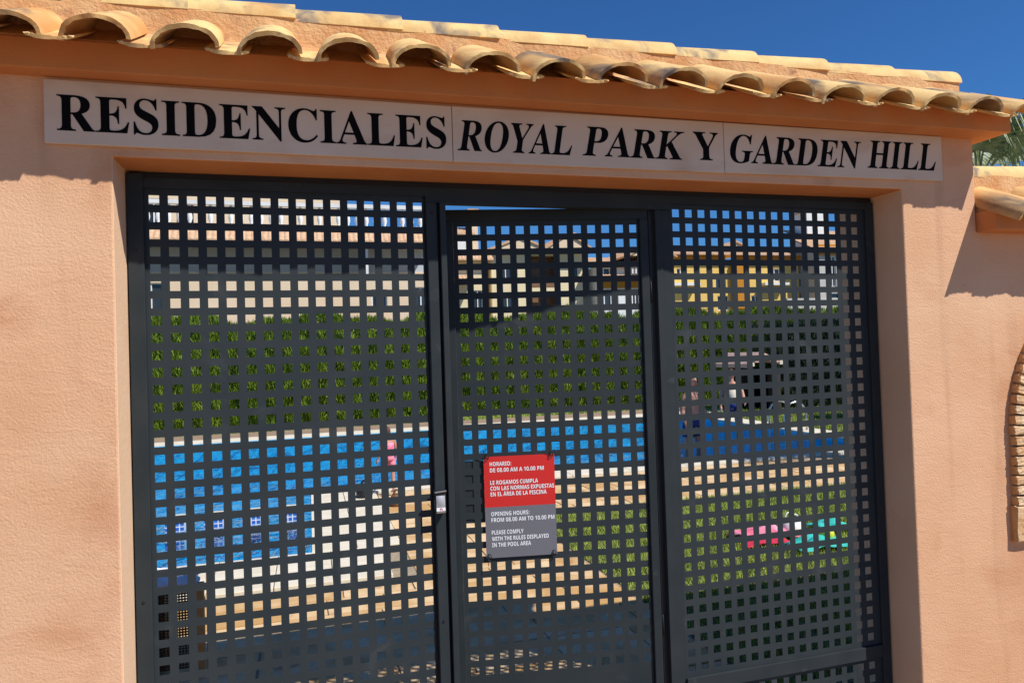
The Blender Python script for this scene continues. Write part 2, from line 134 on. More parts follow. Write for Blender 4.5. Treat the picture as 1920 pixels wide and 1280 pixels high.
def tube(bm, pts, rad, n=8, caps=True):
    rings = []
    for i, p in enumerate(pts):
        p = Vector(p)
        a = Vector(pts[max(i - 1, 0)]); b = Vector(pts[min(i + 1, len(pts) - 1)])
        t = (b - a).normalized()
        u = t.orthogonal().normalized() if i == 0 else (u0 - t * u0.dot(t)).normalized()
        u0 = u; v = t.cross(u)
        r = rad[i] if isinstance(rad, (list, tuple)) else rad
        rings.append([bm.verts.new(p + r * (u * math.cos(2 * math.pi * k / n) + v * math.sin(2 * math.pi * k / n))) for k in range(n)])
    for i in range(len(rings) - 1):
        for k in range(n):
            bm.faces.new((rings[i][k], rings[i][(k + 1) % n], rings[i + 1][(k + 1) % n], rings[i + 1][k]))
    if caps:
        bm.faces.new(rings[0][::-1]); bm.faces.new(rings[-1])
    return bm

def lathe(bm, prof, cx, cy, z0, n=10):
    rings = [[bm.verts.new((cx + r * math.cos(2 * math.pi * k / n), cy + r * math.sin(2 * math.pi * k / n), z0 + z)) for k in range(n)] for r, z in prof]
    for i in range(len(rings) - 1):
        for k in range(n):
            bm.faces.new((rings[i][k], rings[i][(k + 1) % n], rings[i + 1][(k + 1) % n], rings[i + 1][k]))
    bm.faces.new(rings[0][::-1]); bm.faces.new(rings[-1])
    return bm

def plate(bm, xs, zs, hole, y0, y1, mi=0):
    """solid slab between y0 (front) and y1 made of grid cells; hole(i, j) True leaves a cell open, with its inner walls"""
    nx, nz = len(xs) - 1, len(zs) - 1
    fv = {}; bv = {}
    def V(d, i, j, y):
        if (i, j) not in d: d[(i, j)] = bm.verts.new((xs[i], y, zs[j]))
        return d[(i, j)]
    solid = lambda i, j: 0 <= i < nx and 0 <= j < nz and not hole(i, j)
    for i in range(nx):
        for j in range(nz):
            if not solid(i, j): continue
            f = [V(fv, i, j, y0), V(fv, i + 1, j, y0), V(fv, i + 1, j + 1, y0), V(fv, i, j + 1, y0)]
            b = [V(bv, i, j, y1), V(bv, i + 1, j, y1), V(bv, i + 1, j + 1, y1), V(bv, i, j + 1, y1)]
            bm.faces.new(f).material_index = mi; bm.faces.new(b[::-1]).material_index = mi
            for (di, dj, a, c) in ((0, -1, 0, 1), (1, 0, 1, 2), (0, 1, 2, 3), (-1, 0, 3, 0)):
                if not solid(i + di, j + dj):
                    bm.faces.new((f[c], f[a], b[a], b[c])).material_index = mi
    return bm

# ------------------------------------------------------------------ materials
def mat(name, c, c2=None, scale=3.0, detail=6, lo=.35, hi=.65, rough=.85, bump=0.0, bscale=60, metallic=0.0,
        spots=None, rand=0.0, gen=False, stretch=None, bdist=.01, c3=None, c3thr=(.6, .7), c3scale=4, spec=None, drip=False):
    m = bpy.data.materials.new(name); m.use_nodes = True
    nt = m.node_tree; N = nt.nodes; L = nt.links
    bs = N['Principled BSDF']
    bs.inputs['Roughness'].default_value = rough
    bs.inputs['Metallic'].default_value = metallic
    if spec is not None: bs.inputs['Specular IOR Level'].default_value = spec
    bs.inputs['Base Color'].default_value = (*c, 1)
    tc = N.new('ShaderNodeTexCoord'); vec = tc.outputs['Object']
    if rand:
        oi = N.new('ShaderNodeObjectInfo')
        mu = N.new('ShaderNodeMath'); mu.operation = 'MULTIPLY'; mu.inputs[1].default_value = 37.0
        L.new(oi.outputs['Random'], mu.inputs[0])
        ad = N.new('ShaderNodeVectorMath'); ad.operation = 'ADD'
        L.new(vec, ad.inputs[0]); L.new(mu.outputs[0], ad.inputs[1]); vec = ad.outputs[0]
    if stretch:
        mp = N.new('ShaderNodeMapping'); mp.inputs['Scale'].default_value = stretch
        L.new(vec, mp.inputs['Vector']); svec = mp.outputs[0]
    else: svec = vec
    out = None
    if c2:
        nz = N.new('ShaderNodeTexNoise'); nz.inputs['Scale'].default_value = scale; nz.inputs['Detail'].default_value = detail
        L.new(svec, nz.inputs['Vector'])
        rp = N.new('ShaderNodeMapRange'); rp.inputs['From Min'].default_value = lo; rp.inputs['From Max'].default_value = hi
        L.new(nz.outputs[0], rp.inputs['Value'])
        mx = N.new('ShaderNodeMix'); mx.data_type = 'RGBA'
        mx.inputs['A'].default_value = (*c, 1); mx.inputs['B'].default_value = (*c2, 1)
        fac = rp.outputs[0]
        if rand:
            a = N.new('ShaderNodeMath'); a.operation = 'MULTIPLY_ADD'; a.inputs[1].default_value = rand * 2; a.inputs[2].default_value = -rand
            L.new(oi.outputs['Random'], a.inputs[0])
            b = N.new('ShaderNodeMath'); b.operation = 'ADD'; b.use_clamp = True
            L.new(fac, b.inputs[0]); L.new(a.outputs[0], b.inputs[1]); fac = b.outputs[0]
        L.new(fac, mx.inputs['Factor']); out = mx.outputs['Result']
    if c3:
        n3 = N.new('ShaderNodeTexNoise'); n3.inputs['Scale'].default_value = c3scale; n3.inputs['Detail'].default_value = 5
        n3.inputs['Distortion'].default_value = .6
        L.new(svec, n3.inputs['Vector'])
        r3 = N.new('ShaderNodeMapRange'); r3.inputs['From Min'].default_value = c3thr[0]; r3.inputs['From Max'].default_value = c3thr[1]
        L.new(n3.outputs[0], r3.inputs['Value'])
        m3 = N.new('ShaderNodeMix'); m3.data_type = 'RGBA'
        if out: L.new(out, m3.inputs['A'])
        else: m3.inputs['A'].default_value = (*c, 1)
        m3.inputs['B'].default_value = (*c3, 1); L.new(r3.outputs[0], m3.inputs['Factor']); out = m3.outputs['Result']
    if drip:
        # faint water streaks down the render and broad cloudy trowel patches
        for sc_, st, lo_, hi_, colr in ((1.0, (9, 9, .7), .60, .82, (.40, .20, .10)), (.9, (1, 1, 1.6), .52, .70, (.80, .53, .33)), (16, (1, 1, 1), .70, .80, (.42, .20, .10))):
            mp_ = N.new('ShaderNodeMapping'); mp_.inputs['Scale'].default_value = st; L.new(vec, mp_.inputs['Vector'])
            n_ = N.new('ShaderNodeTexNoise'); n_.inputs['Scale'].default_value = sc_; n_.inputs['Detail'].default_value = 7; L.new(mp_.outputs[0], n_.inputs['Vector'])
            q_ = N.new('ShaderNodeMapRange'); q_.inputs['From Min'].default_value = lo_; q_.inputs['From Max'].default_value = hi_; q_.inputs['To Max'].default_value = .45
            L.new(n_.outputs[0], q_.inputs['Value'])
            x_ = N.new('ShaderNodeMix'); x_.data_type = 'RGBA'; x_.inputs['B'].default_value = (*colr, 1)
            L.new(out, x_.inputs['A']); L.new(q_.outputs[0], x_.inputs['Factor']); out = x_.outputs['Result']
    if out: L.new(out, bs.inputs['Base Color'])
    if bump:
        bn = N.new('ShaderNodeTexNoise'); bn.inputs['Scale'].default_value = bscale; bn.inputs['Detail'].default_value = 8
        bn.inputs['Roughness'].default_value = .62
        L.new(vec, bn.inputs['Vector'])
        bp = N.new('ShaderNodeBump'); bp.inputs['Strength'].default_value = bump; bp.inputs['Distance'].default_value = bdist
        L.new(bn.outputs[0], bp.inputs['Height']); nrm = bp.outputs[0]
        if drip:
            tm = N.new('ShaderNodeMapping'); tm.inputs['Scale'].default_value = (1, 1, 2.4); tm.inputs['Rotation'].default_value = (0, .5, 0); L.new(vec, tm.inputs['Vector'])
            tn = N.new('ShaderNodeTexNoise'); tn.inputs['Scale'].default_value = 9; tn.inputs['Detail'].default_value = 4; tn.inputs['Distortion'].default_value = 1.2; L.new(tm.outputs[0], tn.inputs['Vector'])
            b2 = N.new('ShaderNodeBump'); b2.inputs['Strength'].default_value = .3; b2.inputs['Distance'].default_value = .006
            L.new(tn.outputs[0], b2.inputs['Height']); L.new(nrm, b2.inputs['Normal']); nrm = b2.outputs[0]
        L.new(nrm, bs.inputs['Normal'])
    return m

M = {}
M['stucco'] = mat('stucco_salmon', (.65, .345, .18), (.75, .44, .255), scale=1.6, lo=.35, hi=.7, rough=.95, drip=True, bump=.6, bscale=120, bdist=.005, c3=(.54, .24, .115), c3thr=(.58, .8), c3scale=2.6)
M['jamb'] = mat('jamb_plaster', (.74, .47, .28), (.78, .52, .33), scale=3, rough=.95, bump=.5, bscale=45, bdist=.004)
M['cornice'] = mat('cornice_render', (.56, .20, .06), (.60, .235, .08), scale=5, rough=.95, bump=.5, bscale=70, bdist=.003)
M['bed'] = mat('ridge_mortar', (.62, .29, .11), (.72, .42, .19), scale=9, rough=.95, bump=1.0, bscale=70, bdist=.008, c3=(.42, .20, .10), c3thr=(.6, .75), c3scale=14)
M['tile'] = mat('clay_tile', (.80, .53, .21), (.62, .31, .10), scale=5, lo=.42, hi=.66, rough=.8, bump=.5, bscale=60, bdist=.004, rand=.42, c3=(.16, .115, .085), c3thr=(.53, .68), c3scale=3.6, stretch=(2.2, .35, 1.2))
M['ridge'] = mat('ridge_tile', (.76, .54, .22), (.62, .36, .13), scale=9, lo=.4, hi=.7, rough=.85, bump=.6, bscale=70, bdist=.004, rand=.25, c3=(.22, .17, .13), c3thr=(.50, .66), c3scale=7)
M['metal'] = mat('anthracite_paint', (.026, .034, .038), (.034, .041, .044), scale=4, rough=.6, spec=.15, bump=.12, bscale=300, bdist=.0008, c3=(.060, .066, .068), c3thr=(.60, .85), c3scale=5)
M['metalplain'] = mat('anthracite_frame', (.024, .031, .034), (.032, .038, .041), scale=6, rough=.6, spec=.15, c3=(.08, .086, .09), c3thr=(.66, .9), c3scale=11)
M['black'] = mat('flat_black', (.01, .01, .011), rough=.6)
M['slab'] = mat('sign_slab', (.66, .50, .36), (.72, .57, .43), scale=2.5, rough=.75, spec=.2, c3=(.58, .41, .28), c3thr=(.55, .8), c3scale=3.5, stretch=(1, 1, 2.5))
M['letter'] = mat('engraved_letter', (.004, .004, .005), rough=.9, spec=.1)
M['white'] = mat('white_paint', (.78, .77, .74), (.7, .69, .66), scale=3, rough=.6)
M['grey'] = mat('grey_print', (.155, .155, .175), rough=.35)
M['red'] = mat('red_print', (.62, .022, .018), rough=.35)
M['ink'] = mat('white_ink', (.85, .85, .85), rough=.4)
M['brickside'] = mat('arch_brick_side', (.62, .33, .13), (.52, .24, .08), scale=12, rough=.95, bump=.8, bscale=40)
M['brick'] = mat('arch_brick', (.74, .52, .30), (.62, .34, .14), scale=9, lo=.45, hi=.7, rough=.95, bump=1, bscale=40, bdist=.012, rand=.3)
M['stone'] = mat('sandstone', (.54, .31, .11), (.74, .54, .31), scale=3.5, lo=.36, hi=.66, rough=.85, bump=.4, bscale=25, bdist=.006, rand=.3, c3=(.38, .19, .07), c3thr=(.62, .75), c3scale=3)
M['coping'] = mat('pale_coping', (.74, .67, .53), (.66, .58, .44), scale=5, rough=.85, bump=.3, bscale=40)
M['joint'] = mat('joint_sand', (.30, .23, .15), (.38, .30, .20), scale=20, rough=1)
M['ground'] = mat('street_paving', (.28, .19, .12), (.33, .23, .15), scale=2, rough=.95, bump=.3)
M['soil'] = mat('soil_ground', (.18, .15, .09), (.13, .15, .05), scale=.8, rough=1)
M['grass'] = mat('grass_blade', (.20, .28, .025), (.34, .42, .06), scale=7, rough=.7)
M['hedge'] = mat('hedge_leaf', (.11, .18, .008), (.19, .27, .015), scale=2.2, rough=.6)
M['shadeleaf'] = mat('shaded_leaf', (.012, .028, .012), (.025, .05, .018), scale=2, rough=.7)  # leaf green taken near black, so the shade sits in the colour
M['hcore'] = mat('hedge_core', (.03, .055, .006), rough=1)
M['palm'] = mat('palm_leaf', (.14, .19, .06), (.42, .45, .25), scale=6, rough=.6)
M['bark'] = mat('palm_bark', (.18, .13, .08), (.10, .07, .05), scale=12, rough=1, bump=1)
M['basin'] = mat('pool_mosaic', (.01, .38, .66), (.02, .50, .76), scale=9, rough=.5)
M['beige'] = mat('beige_wall', (.70, .54, .36), (.74, .59, .42), scale=.6, rough=.95)
M['cream'] = mat('cream_wall', (.78, .66, .42), (.72, .60, .38), scale=.6, rough=.95)
M['yellow'] = mat('yellow_wall', (.80, .53, .14), (.76, .50, .14), scale=.5, rough=.95)
M['orange'] = mat('orange_wall', (.55, .22, .015), (.5, .2, .02), scale=.5, rough=.95)
M['greywall'] = mat('grey_wall', (.50, .47, .42), (.56, .53, .48), scale=.5, rough=.95)
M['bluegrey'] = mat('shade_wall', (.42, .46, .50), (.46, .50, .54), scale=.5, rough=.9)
M['farroof'] = mat('far_roof_tile', (.52, .30, .17), (.62, .42, .26), scale=6, rough=.95)
M['glass'] = mat('window_glass', (.03, .035, .04), rough=.08)
M['wood'] = mat('brown_wood', (.16, .075, .03), (.22, .11, .05), scale=8, rough=.6)
M['skin'] = mat('skin', (.52, .27, .18), (.47, .22, .14), scale=8, rough=.55)
M['hair'] = mat('brown_hair', (.10, .035, .02), rough=.7)
M['pink'] = mat('pink_cloth', (.72, .12, .20), (.78, .30, .42), scale=9, rough=.9)
M['teal'] = mat('teal_cloth', (.02, .42, .36), (.05, .50, .45), scale=7, rough=.9)
M['crimson'] = mat('crimson_cloth', (.50, .02, .06), rough=.9)
M['lilac'] = mat('lilac_towel', (.74, .70, .74), (.84, .82, .82), scale=30, stretch=(4, 1, 1), rough=.95)
M['navy'] = mat('navy_cloth', (.01, .03, .16), rough=.8)
M['wicker'] = mat('dark_wicker', (.02, .015, .012), (.05, .035, .025), scale=60, rough=.7)
M['tan'] = mat('tan_wood', (.45, .30, .15), (.35, .22, .10), scale=20, stretch=(1, 1, .2), rough=.8)
M['steel'] = mat('brushed_steel', (.55, .55, .57), rough=.28, metallic=1)
M['pinkroof'] = mat('pink_stone_roof', (.58, .36, .27), (.66, .47, .38), scale=7, rough=.95)
M['lime'] = mat('lime_plastic', (.62, .66, .05), rough=.5)

# pool mosaic: a real grid of small tiles on the blue (flat colour pattern of the mosaic sheet)
def mosaic():
    m = bpy.data.materials.new('blue_mosaic'); m.use_nodes = True
    N = m.node_tree.nodes; L = m.node_tree.links
    bt = N.new('ShaderNodeTexBrick'); bt.offset = 0
    bt.inputs['Color1'].default_value = (.02, .12, .55, 1); bt.inputs['Color2'].default_value = (.05, .22, .62, 1)
    bt.inputs['Mortar'].default_value = (.7, .75, .8, 1); bt.inputs['Scale'].default_value = 1
    bt.inputs['Mortar Size'].default_value = .006; bt.inputs['Brick Width'].default_value = .05; bt.inputs['Row Height'].default_value = .05
    tc = N.new('ShaderNodeTexCoord'); mp = N.new('ShaderNodeMapping'); mp.inputs['Rotation'].default_value = (R(90), 0, 0)
    L.new(tc.outputs['Object'], mp.inputs[0]); L.new(mp.outputs[0], bt.inputs['Vector'])
    L.new(bt.outputs[0], N['Principled BSDF'].inputs['Base Color']); N['Principled BSDF'].inputs['Roughness'].default_value = .3
    return m
M['mosaic'] = mosaic()

def water():
    m = bpy.data.materials.new('pool_water'); m.use_nodes = True
    N = m.node_tree.nodes; L = m.node_tree.links
    N.remove(N['Principled BSDF'])
    tr = N.new('ShaderNodeBsdfTransparent'); tr.inputs[0].default_value = (.55, .86, .97, 1)
    gl = N.new('ShaderNodeBsdfGlossy'); gl.inputs['Roughness'].default_value = .04
    fr = N.new('ShaderNodeFresnel'); fr.inputs[0].default_value = 1.33
    mx = N.new('ShaderNodeMixShader')
    nz = N.new('ShaderNodeTexNoise'); nz.inputs['Scale'].default_value = 3.2; nz.inputs['Detail'].default_value = 4; nz.inputs['Distortion'].default_value = .8
    tc = N.new('ShaderNodeTexCoord'); L.new(tc.outputs['Object'], nz.inputs['Vector'])
    bp = N.new('ShaderNodeBump'); bp.inputs['Strength'].default_value = 1; bp.inputs['Distance'].default_value = .12
    L.new(nz.outputs[0], bp.inputs['Height'])
    L.new(bp.outputs[0], gl.inputs['Normal']); L.new(bp.outputs[0], fr.inputs['Normal'])
    L.new(fr.outputs[0], mx.inputs[0]); L.new(tr.outputs[0], mx.inputs[1]); L.new(gl.outputs[0], mx.inputs[2])
    L.new(mx.outputs[0], N['Material Output'].inputs['Surface'])
    return m
M['water'] = water()

# ------------------------------------------------------------------ ground, in pieces that butt
POOL_Y0, POOL_Y1, POOL_X0, POOL_X1 = 7.1, 14.0, -9.0, 9.3
bm = B()
# one sheet out to the horizon with an opening for the pool
xs = [-400, -9.6, 9.9, 400]; ys = [-400, .35, 3.7, 14.6, 500]
for i in range(3):
    for j in range(4):
        if i == 1 and j == 2: continue
        vs = [bm.verts.new((x, y, GZ - .06)) for x, y in ((xs[i], ys[j]), (xs[i + 1], ys[j]), (xs[i + 1], ys[j + 1]), (xs[i], ys[j + 1]))]
        bm.faces.new(vs)
bmesh.ops.remove_doubles(bm, verts=bm.verts, dist=.001)
obj('ground', bm, M['soil'], kind='structure')
bm = B(); box(bm, -30, 30, -40, .34, GZ - .05, GZ)
obj('pavement', bm, M['ground'], kind='structure')

# ------------------------------------------------------------------ gate wall with the opening, stepping down to the garden wall
XL, XR, ZT, WB = -.589, 2.546, 2.224, .225
def gate_wall():
    t = thing('gate_wall', 'salmon stucco wall with the wide gate opening under the tiled roof', 'wall', (0, 0, GZ))
    bm = B()
    zt = 2.475
    outline = [(-5.5, GZ - .03), (XL, GZ - .03), (XL, ZT), (XR, ZT), (XR, GZ - .03), (9.5, GZ - .03), (9.5, 2.045), (XW, 2.045), (XW, zt), (-5.5, zt)]
    prism(bm, outline, 'y', WF, WB)
    # jamb faces get the smoother plaster
    for f in bm.faces:
        c = f.calc_center_median(); n = f.normal
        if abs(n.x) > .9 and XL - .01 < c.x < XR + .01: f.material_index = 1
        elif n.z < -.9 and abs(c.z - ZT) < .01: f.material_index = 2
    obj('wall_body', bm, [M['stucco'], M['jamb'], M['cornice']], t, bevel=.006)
    # cornice of the tall part, returning round the right end
    bm = B(); yf = lambda x: -.256 - .0127 * x
    prism(bm, [(-5.5, yf(-5.5)), (3.043, yf(3.043)), (3.043, .34), (-5.5, .34)], 'z', 2.468, 2.562)
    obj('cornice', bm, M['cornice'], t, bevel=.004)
    bm = B(); box(bm, XW + .002, 9.5, -.272, .34, 2.037, 2.132)
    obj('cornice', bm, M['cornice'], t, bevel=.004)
    return t
wall = gate_wall()

# ------------------------------------------------------------------ barrel tiles
def barrel(w0, w1, h, L, slope, th=.012, n=16, up=True, roll=0.0):
    """a clay barrel tile running in +y and rising by slope, its ends cut square to its own axis"""
    bm = B(); secs = []
    segs = 3
    for s in range(segs + 1):
        f = s / segs; y = L * f
        w = (w0 + (w1 - w0) * f) / 2; hh = h * (.96 + .04 * (1 - f))
        ring = []
        for rr in (0, -th):
            for k in range(n + 1):
                a = math.pi * k / n
                x = -(w + rr) * math.cos(a); zz = (hh + rr) * math.sin(a) ** .85
                if k in (0, n): zz = 0
                ring.append(bm.verts.new((x, y, zz if up else -zz)))
        secs.append(ring)
    m = n + 1
    for s in range(segs):
        a, b = secs[s], secs[s + 1]
        for k in range(n):
            bm.faces.new((a[k], a[k + 1], b[k + 1], b[k])); bm.faces.new((a[m + k + 1], a[m + k], b[m + k], b[m + k + 1]))
        bm.faces.new((a[m], a[0], b[0], b[m])); bm.faces.new((a[n], a[m + n], b[m + n], b[n]))
    for e in (0, segs):
        r = secs[e]
        for k in range(n): bm.faces.new((r[k + 1], r[k], r[m + k], r[m + k + 1]))
    if roll: bmesh.ops.rotate(bm, verts=bm.verts, cent=(0, 0, 0), matrix=Matrix.Rotation(roll, 3, 'Y'))
    bmesh.ops.rotate(bm, verts=bm.verts, cent=(0, 0, 0), matrix=Matrix.Rotation(slope, 3, 'X'))
    bmesh.ops.recalc_face_normals(bm, faces=bm.faces)
    rr_ = random.Random(int(w0 * 1e4) + n)
    for v in secs[0]: v.co += Vector((rr_.uniform(-1, 1) * .001, rr_.uniform(-1, 1) * .003, rr_.uniform(-1, 1) * .0014))
    return bm

def as_mesh(name, bm, m, smooth=True):
    me = bpy.data.meshes.new(name); bm.to_mesh(me); bm.free(); me.materials.append(m)
    if smooth:
        for p in me.polygons: p.use_smooth = True
        try: me.set_sharp_from_angle(angle=R(40))
        except Exception: pass
    return me

SL = R(27)
cover_vars = [as_mesh('roof_tile', barrel(.194 + d, .170 + d, .068 + e, .335, SL, roll=R(-6.5)), M['tile']) for d, e in ((0, 0), (.004, -.003), (-.004, .003), (.002, .002))]
pan_mesh = as_mesh('channel_tile', barrel(.128, .12, .016, .33, SL, up=False), M['tile'])
cap_mesh = None

def ridge_cap(L=.42):
    bm = B(); n = 14; secs = []
    for s, (x, r) in enumerate(((0, .066), (L * .5, .0705), (L - .004, .075), (L, .0745))):
        ring = []
        for rr in (0, -.013):
            for k in range(n + 1):
                a = math.pi * k / n
                ring.append(bm.verts.new((x, -(r + rr) * math.cos(a), (r + rr) * math.sin(a) * 1.0)))
        secs.append(ring)
    m = n + 1
    for s in range(len(secs) - 1):
        a, b = secs[s], secs[s + 1]
        for k in range(n):
            bm.faces.new((a[k], a[k + 1], b[k + 1], b[k])); bm.faces.new((a[m + k + 1], a[m + k], b[m + k], b[m + k + 1]))
        bm.faces.new((a[m], a[0], b[0], b[m])); bm.faces.new((a[n], a[m + n], b[m + n], b[n]))
    for e in (0, len(secs) - 1):
        r = secs[e]
        for k in range(n): bm.faces.new((r[k + 1], r[k], r[m + k], r[m + k + 1]))
    bmesh.ops.recalc_face_normals(bm, faces=bm.faces)
    return bm
cap_mesh = as_mesh('ridge_tile', ridge_cap(), M['ridge'])

def roof(label, centres, dz, x0, x1, rx1, cap_x, yf=-.407):
    t = thing('tiled_roof', label, 'roof', ((x0 + x1) / 2, 0, 2.56 + dz))
    rnd = random.Random(3)
    zf = 2.500 + dz
    # mortar bed under the tiles: front wedge and back wedge with a small step
    bm = B()
    y0 = -.235
    prof = [(y0, 2.5625 + dz), (.325, 2.5625 + dz), (.325, 2.575 + dz), (.0, 2.68 + dz), (-.125, 2.655 + dz), (y0, 2.572 + dz)]
    prism(bm, prof, 'x', x0, x1)
    obj('mortar_bed', bm, M['bed'], t)
    # parapet strip of render that carries the ridge, its face a little wavy
    bm = B(); nx = 90; cols_ = []
    xa, xb = x0, rx1
    for i in range(nx + 1):
        x = xa + (xb - xa) * i / nx
        w = .005 * math.sin(x * 9) + .004 * math.sin(x * 23 + 1) + rnd.uniform(-.0025, .0025)
        cols_.append([bm.verts.new(v) for v in ((x, -.148 + w, 2.585 + dz), (x, -.136 + w, 2.66 + dz), (x, -.132 + w * .5, 2.748 + dz), (x, .002 - w * .5, 2.748 + dz), (x, .02, 2.585 + dz))])
    for i in range(nx):
        a, b = cols_[i], cols_[i + 1]
        for k in range(4): bm.faces.new((a[k], b[k], b[k + 1], a[k + 1]))
    bm.faces.new(cols_[0][::-1]); bm.faces.new(cols_[-1])
    bmesh.ops.recalc_face_normals(bm, faces=bm.faces)
    obj('ridge_render', bm, M['bed'], t, smooth=False)
    for i, cx in enumerate(centres):
        j = rnd.uniform
        m = cover_vars[rnd.randrange(4)]
        inst('roof_tile', m, (cx + j(-.004, .004), yf + j(-.006, .006), zf - .002 + j(-.003, .003)), t, rot=(j(-.018, .018), j(-.025, .025), j(-.03, .03)))
        if i or dz == 0: inst('channel_tile', pan_mesh, (cx - .120 + j(-.003, .003), yf - .001 + j(-.006, .006), zf + .006), t, rot=(j(-.01, .01), 0, j(-.01, .01)))
        # rear slope
        inst('roof_tile', m, (cx, .275, zf + .006), t, rot=(0, 0, math.pi))
    for x in cap_x:
        inst('ridge_tile', cap_mesh, (x, -.064 + rnd.uniform(-.003, .003), 2.7385 + dz + rnd.uniform(-.002, .002)), t, rot=(rnd.uniform(-.03, .03), R(-.9), rnd.uniform(-.006, .006)), scale=(1.0, 1, 1))
    return t
main_c = [-.568 + .2382 * k for k in range(-18, 16)]
joins = [-.36 - .368 * k for k in range(12, 0, -1)] + [-.36, -.012, .362, .728, 1.09, 1.475, 1.865, 2.222, 2.585, 2.955]
roof('long sunlit clay barrel tile roof with ridge over the gate', main_c, 0, -5.4, 3.04, 2.945, [j - .42 for j in joins])
gard_c = [3.055 + .2382 * k for k in range(0, 24)]
roof('lower clay barrel tile coping on the garden wall at right', gard_c, -.43, XW + .012, 9.4, 9.4, [2.965 + .368 * k for k in range(17)], yf=-.386)

# ------------------------------------------------------------------ name sign: three slabs with serif letters
def text_mesh(chars, table, size, shear=0.0, track=0.0):
    """list of (mesh verts/faces, x range) for each character, from embedded outlines"""
    res = []; x = 0.0
    for ch in chars:
        if ch == ' ': x += .19; continue
        if ch in ':.':
            pts = [(0.05, 0)] + ([(0.05, .27)] if ch == ':' else [])
            bm = B()
            for px, pz in pts: prism(bm, [(x + px, pz), (x + px + .1, pz), (x + px + .1, pz + .1), (x + px, pz + .1)], 'y', 0, .001)
            me = bpy.data.meshes.new('dot'); bm.to_mesh(me); bm.free(); res.append((me, x)); x += .19; continue
        acc = ch == 'Á'
        adv, spl = table['A' if acc else ch]
        cu = bpy.data.curves.new('g', 'CURVE'); cu.dimensions = '2D'; cu.fill_mode = 'BOTH'; cu.resolution_u = 5
        for s in spl:
            sp = cu.splines.new('BEZIER'); sp.bezier_points.add(len(s) - 1); sp.use_cyclic_u = True
            for b, q in zip(sp.bezier_points, s):
                b.handle_left_type = b.handle_right_type = 'FREE'
                for h, (u, v) in zip(('handle_left', 'co', 'handle_right'), (q[0:2], q[2:4], q[4:6])):
                    setattr(b, h, (u / 1000 + v / 1000 * shear + x, v / 1000, 0))
        if acc:
            sp = cu.splines.new('POLY'); sp.points.add(3); sp.use_cyclic_u = True
            for p, (u, v) in zip(sp.points, ((.18, .51), (.27, .62), (.36, .62), (.26, .51))): p.co = (u + x, v, 0, 1)
        cu.extrude = .0006 / size
        o = bpy.data.objects.new('g', cu); col.objects.link(o)
        dg = bpy.context.evaluated_depsgraph_get()
        me = bpy.data.meshes.new_from_object(o.evaluated_get(dg))
        bpy.data.objects.remove(o); bpy.data.curves.remove(cu)
        me.transform(Matrix.Rotation(R(90), 4, 'X'))
        res.append((me, x)); x += adv / 1000 + track
    return res

def extent(lst):
    xs_ = [v.co.x for me, _ in lst for v in me.vertices]; return min(xs_), max(xs_)

def name_sign():
    t = thing('name_sign', 'long stone name sign in three slabs above the gate', 'sign', (1.0, WF, 2.256))
    edges = [-.7735, .5225, 1.6445, 2.764]
    slabs = []
    zt = [2.457, 2.456, 2.4635, 2.466]
    for i in range(3):
        bm = B(); e = .0012
        a, b = edges[i] + (e if i else 0), edges[i + 1] - e
        zb0, zb1 = (2.2555, 2.2545) if i == 0 else ((2.2545, 2.258) if i == 1 else (2.259, 2.2655))
        z1, z2 = zt[i], zt[i + 1]
        vs = [bm.verts.new(p) for p in ((a, WF - .014, zb0), (b, WF - .014, zb1), (b, WF - .014, z2), (a, WF - .014, z1), (a, WF - .0005, zb0), (b, WF - .0005, zb1), (b, WF - .0005, z2), (a, WF - .0005, z1))]
        for idx in ((0, 1, 2, 3), (5, 4, 7, 6), (0, 4, 5, 1), (1, 5, 6, 2), (2, 6, 7, 3), (3, 7, 4, 0)): bm.faces.new([vs[k] for k in idx])
        slabs.append(obj('slab', bm, M['slab'], t, bevel=.0015))
    words = [('RESIDENCIALES', 0, -.738, .499, 2.297, 2.410, 0), ('ROYAL', 1, .540, .985, 2.296, 2.407, .22), ('PARK', 1, 1.027, 1.466, 2.300, 2.412, .22),
             ('Y', 1, 1.504, 1.618, 2.305, 2.418, 0), ('GARDEN', 2, 1.672, 2.322, 2.302, 2.416, .22), ('HILL', 2, 2.352, 2.726, 2.308, 2.428, .22)]
    for w, si, xa, xb, z0, z1, sh in words:
        g = text_mesh(w, SERIF, .11, sh)
        a, b = extent(g); sx = (xb - xa) / (b - a); sz = (z1 - z0) / .455
        slope = .002 if w == 'RESIDENCIALES' else .004
        for me, _ in g:
            for v in me.vertices:
                xx = xa + (v.co.x - a) * sx
                v.co = (xx, WF - .0146 + v.co.y * .11, z0 + v.co.z * sz + (xx - xa) * slope)
            me.name = 'letter'; me.materials.clear(); me.materials.append(M['letter'])
            o = bpy.data.objects.new('letter', me); col.objects.link(o); o.parent = slabs[si]
            me.transform(Matrix.Translation(-Vector(t.location)))
    return t
name_sign()

# ------------------------------------------------------------------ the gate
P = .0612; HS = .0335; HZ = .060
def hole_lines(c0, n, pitch, lo, hi):
    ls = [lo]; holes = set()
    for i in range(n):
        c = c0 + i * pitch
        ls += [c - HS / 2, c + HS / 2]; holes.add(len(ls) - 2)
    ls.append(hi)
    return ls, holes

def perforated(bm, cx0, ncol, px, xlo, xhi, ztop0, nrow, zlo, zhi, y0, y1):
    xs_, hx = hole_lines(cx0, ncol, px, xlo, xhi)
    zs_, hz = hole_lines(ztop0 - (nrow - 1) * HZ, nrow, HZ, zlo, zhi)
    return plate(bm, xs_, zs_, lambda i, j: i in hx and j in hz, y0, y1)

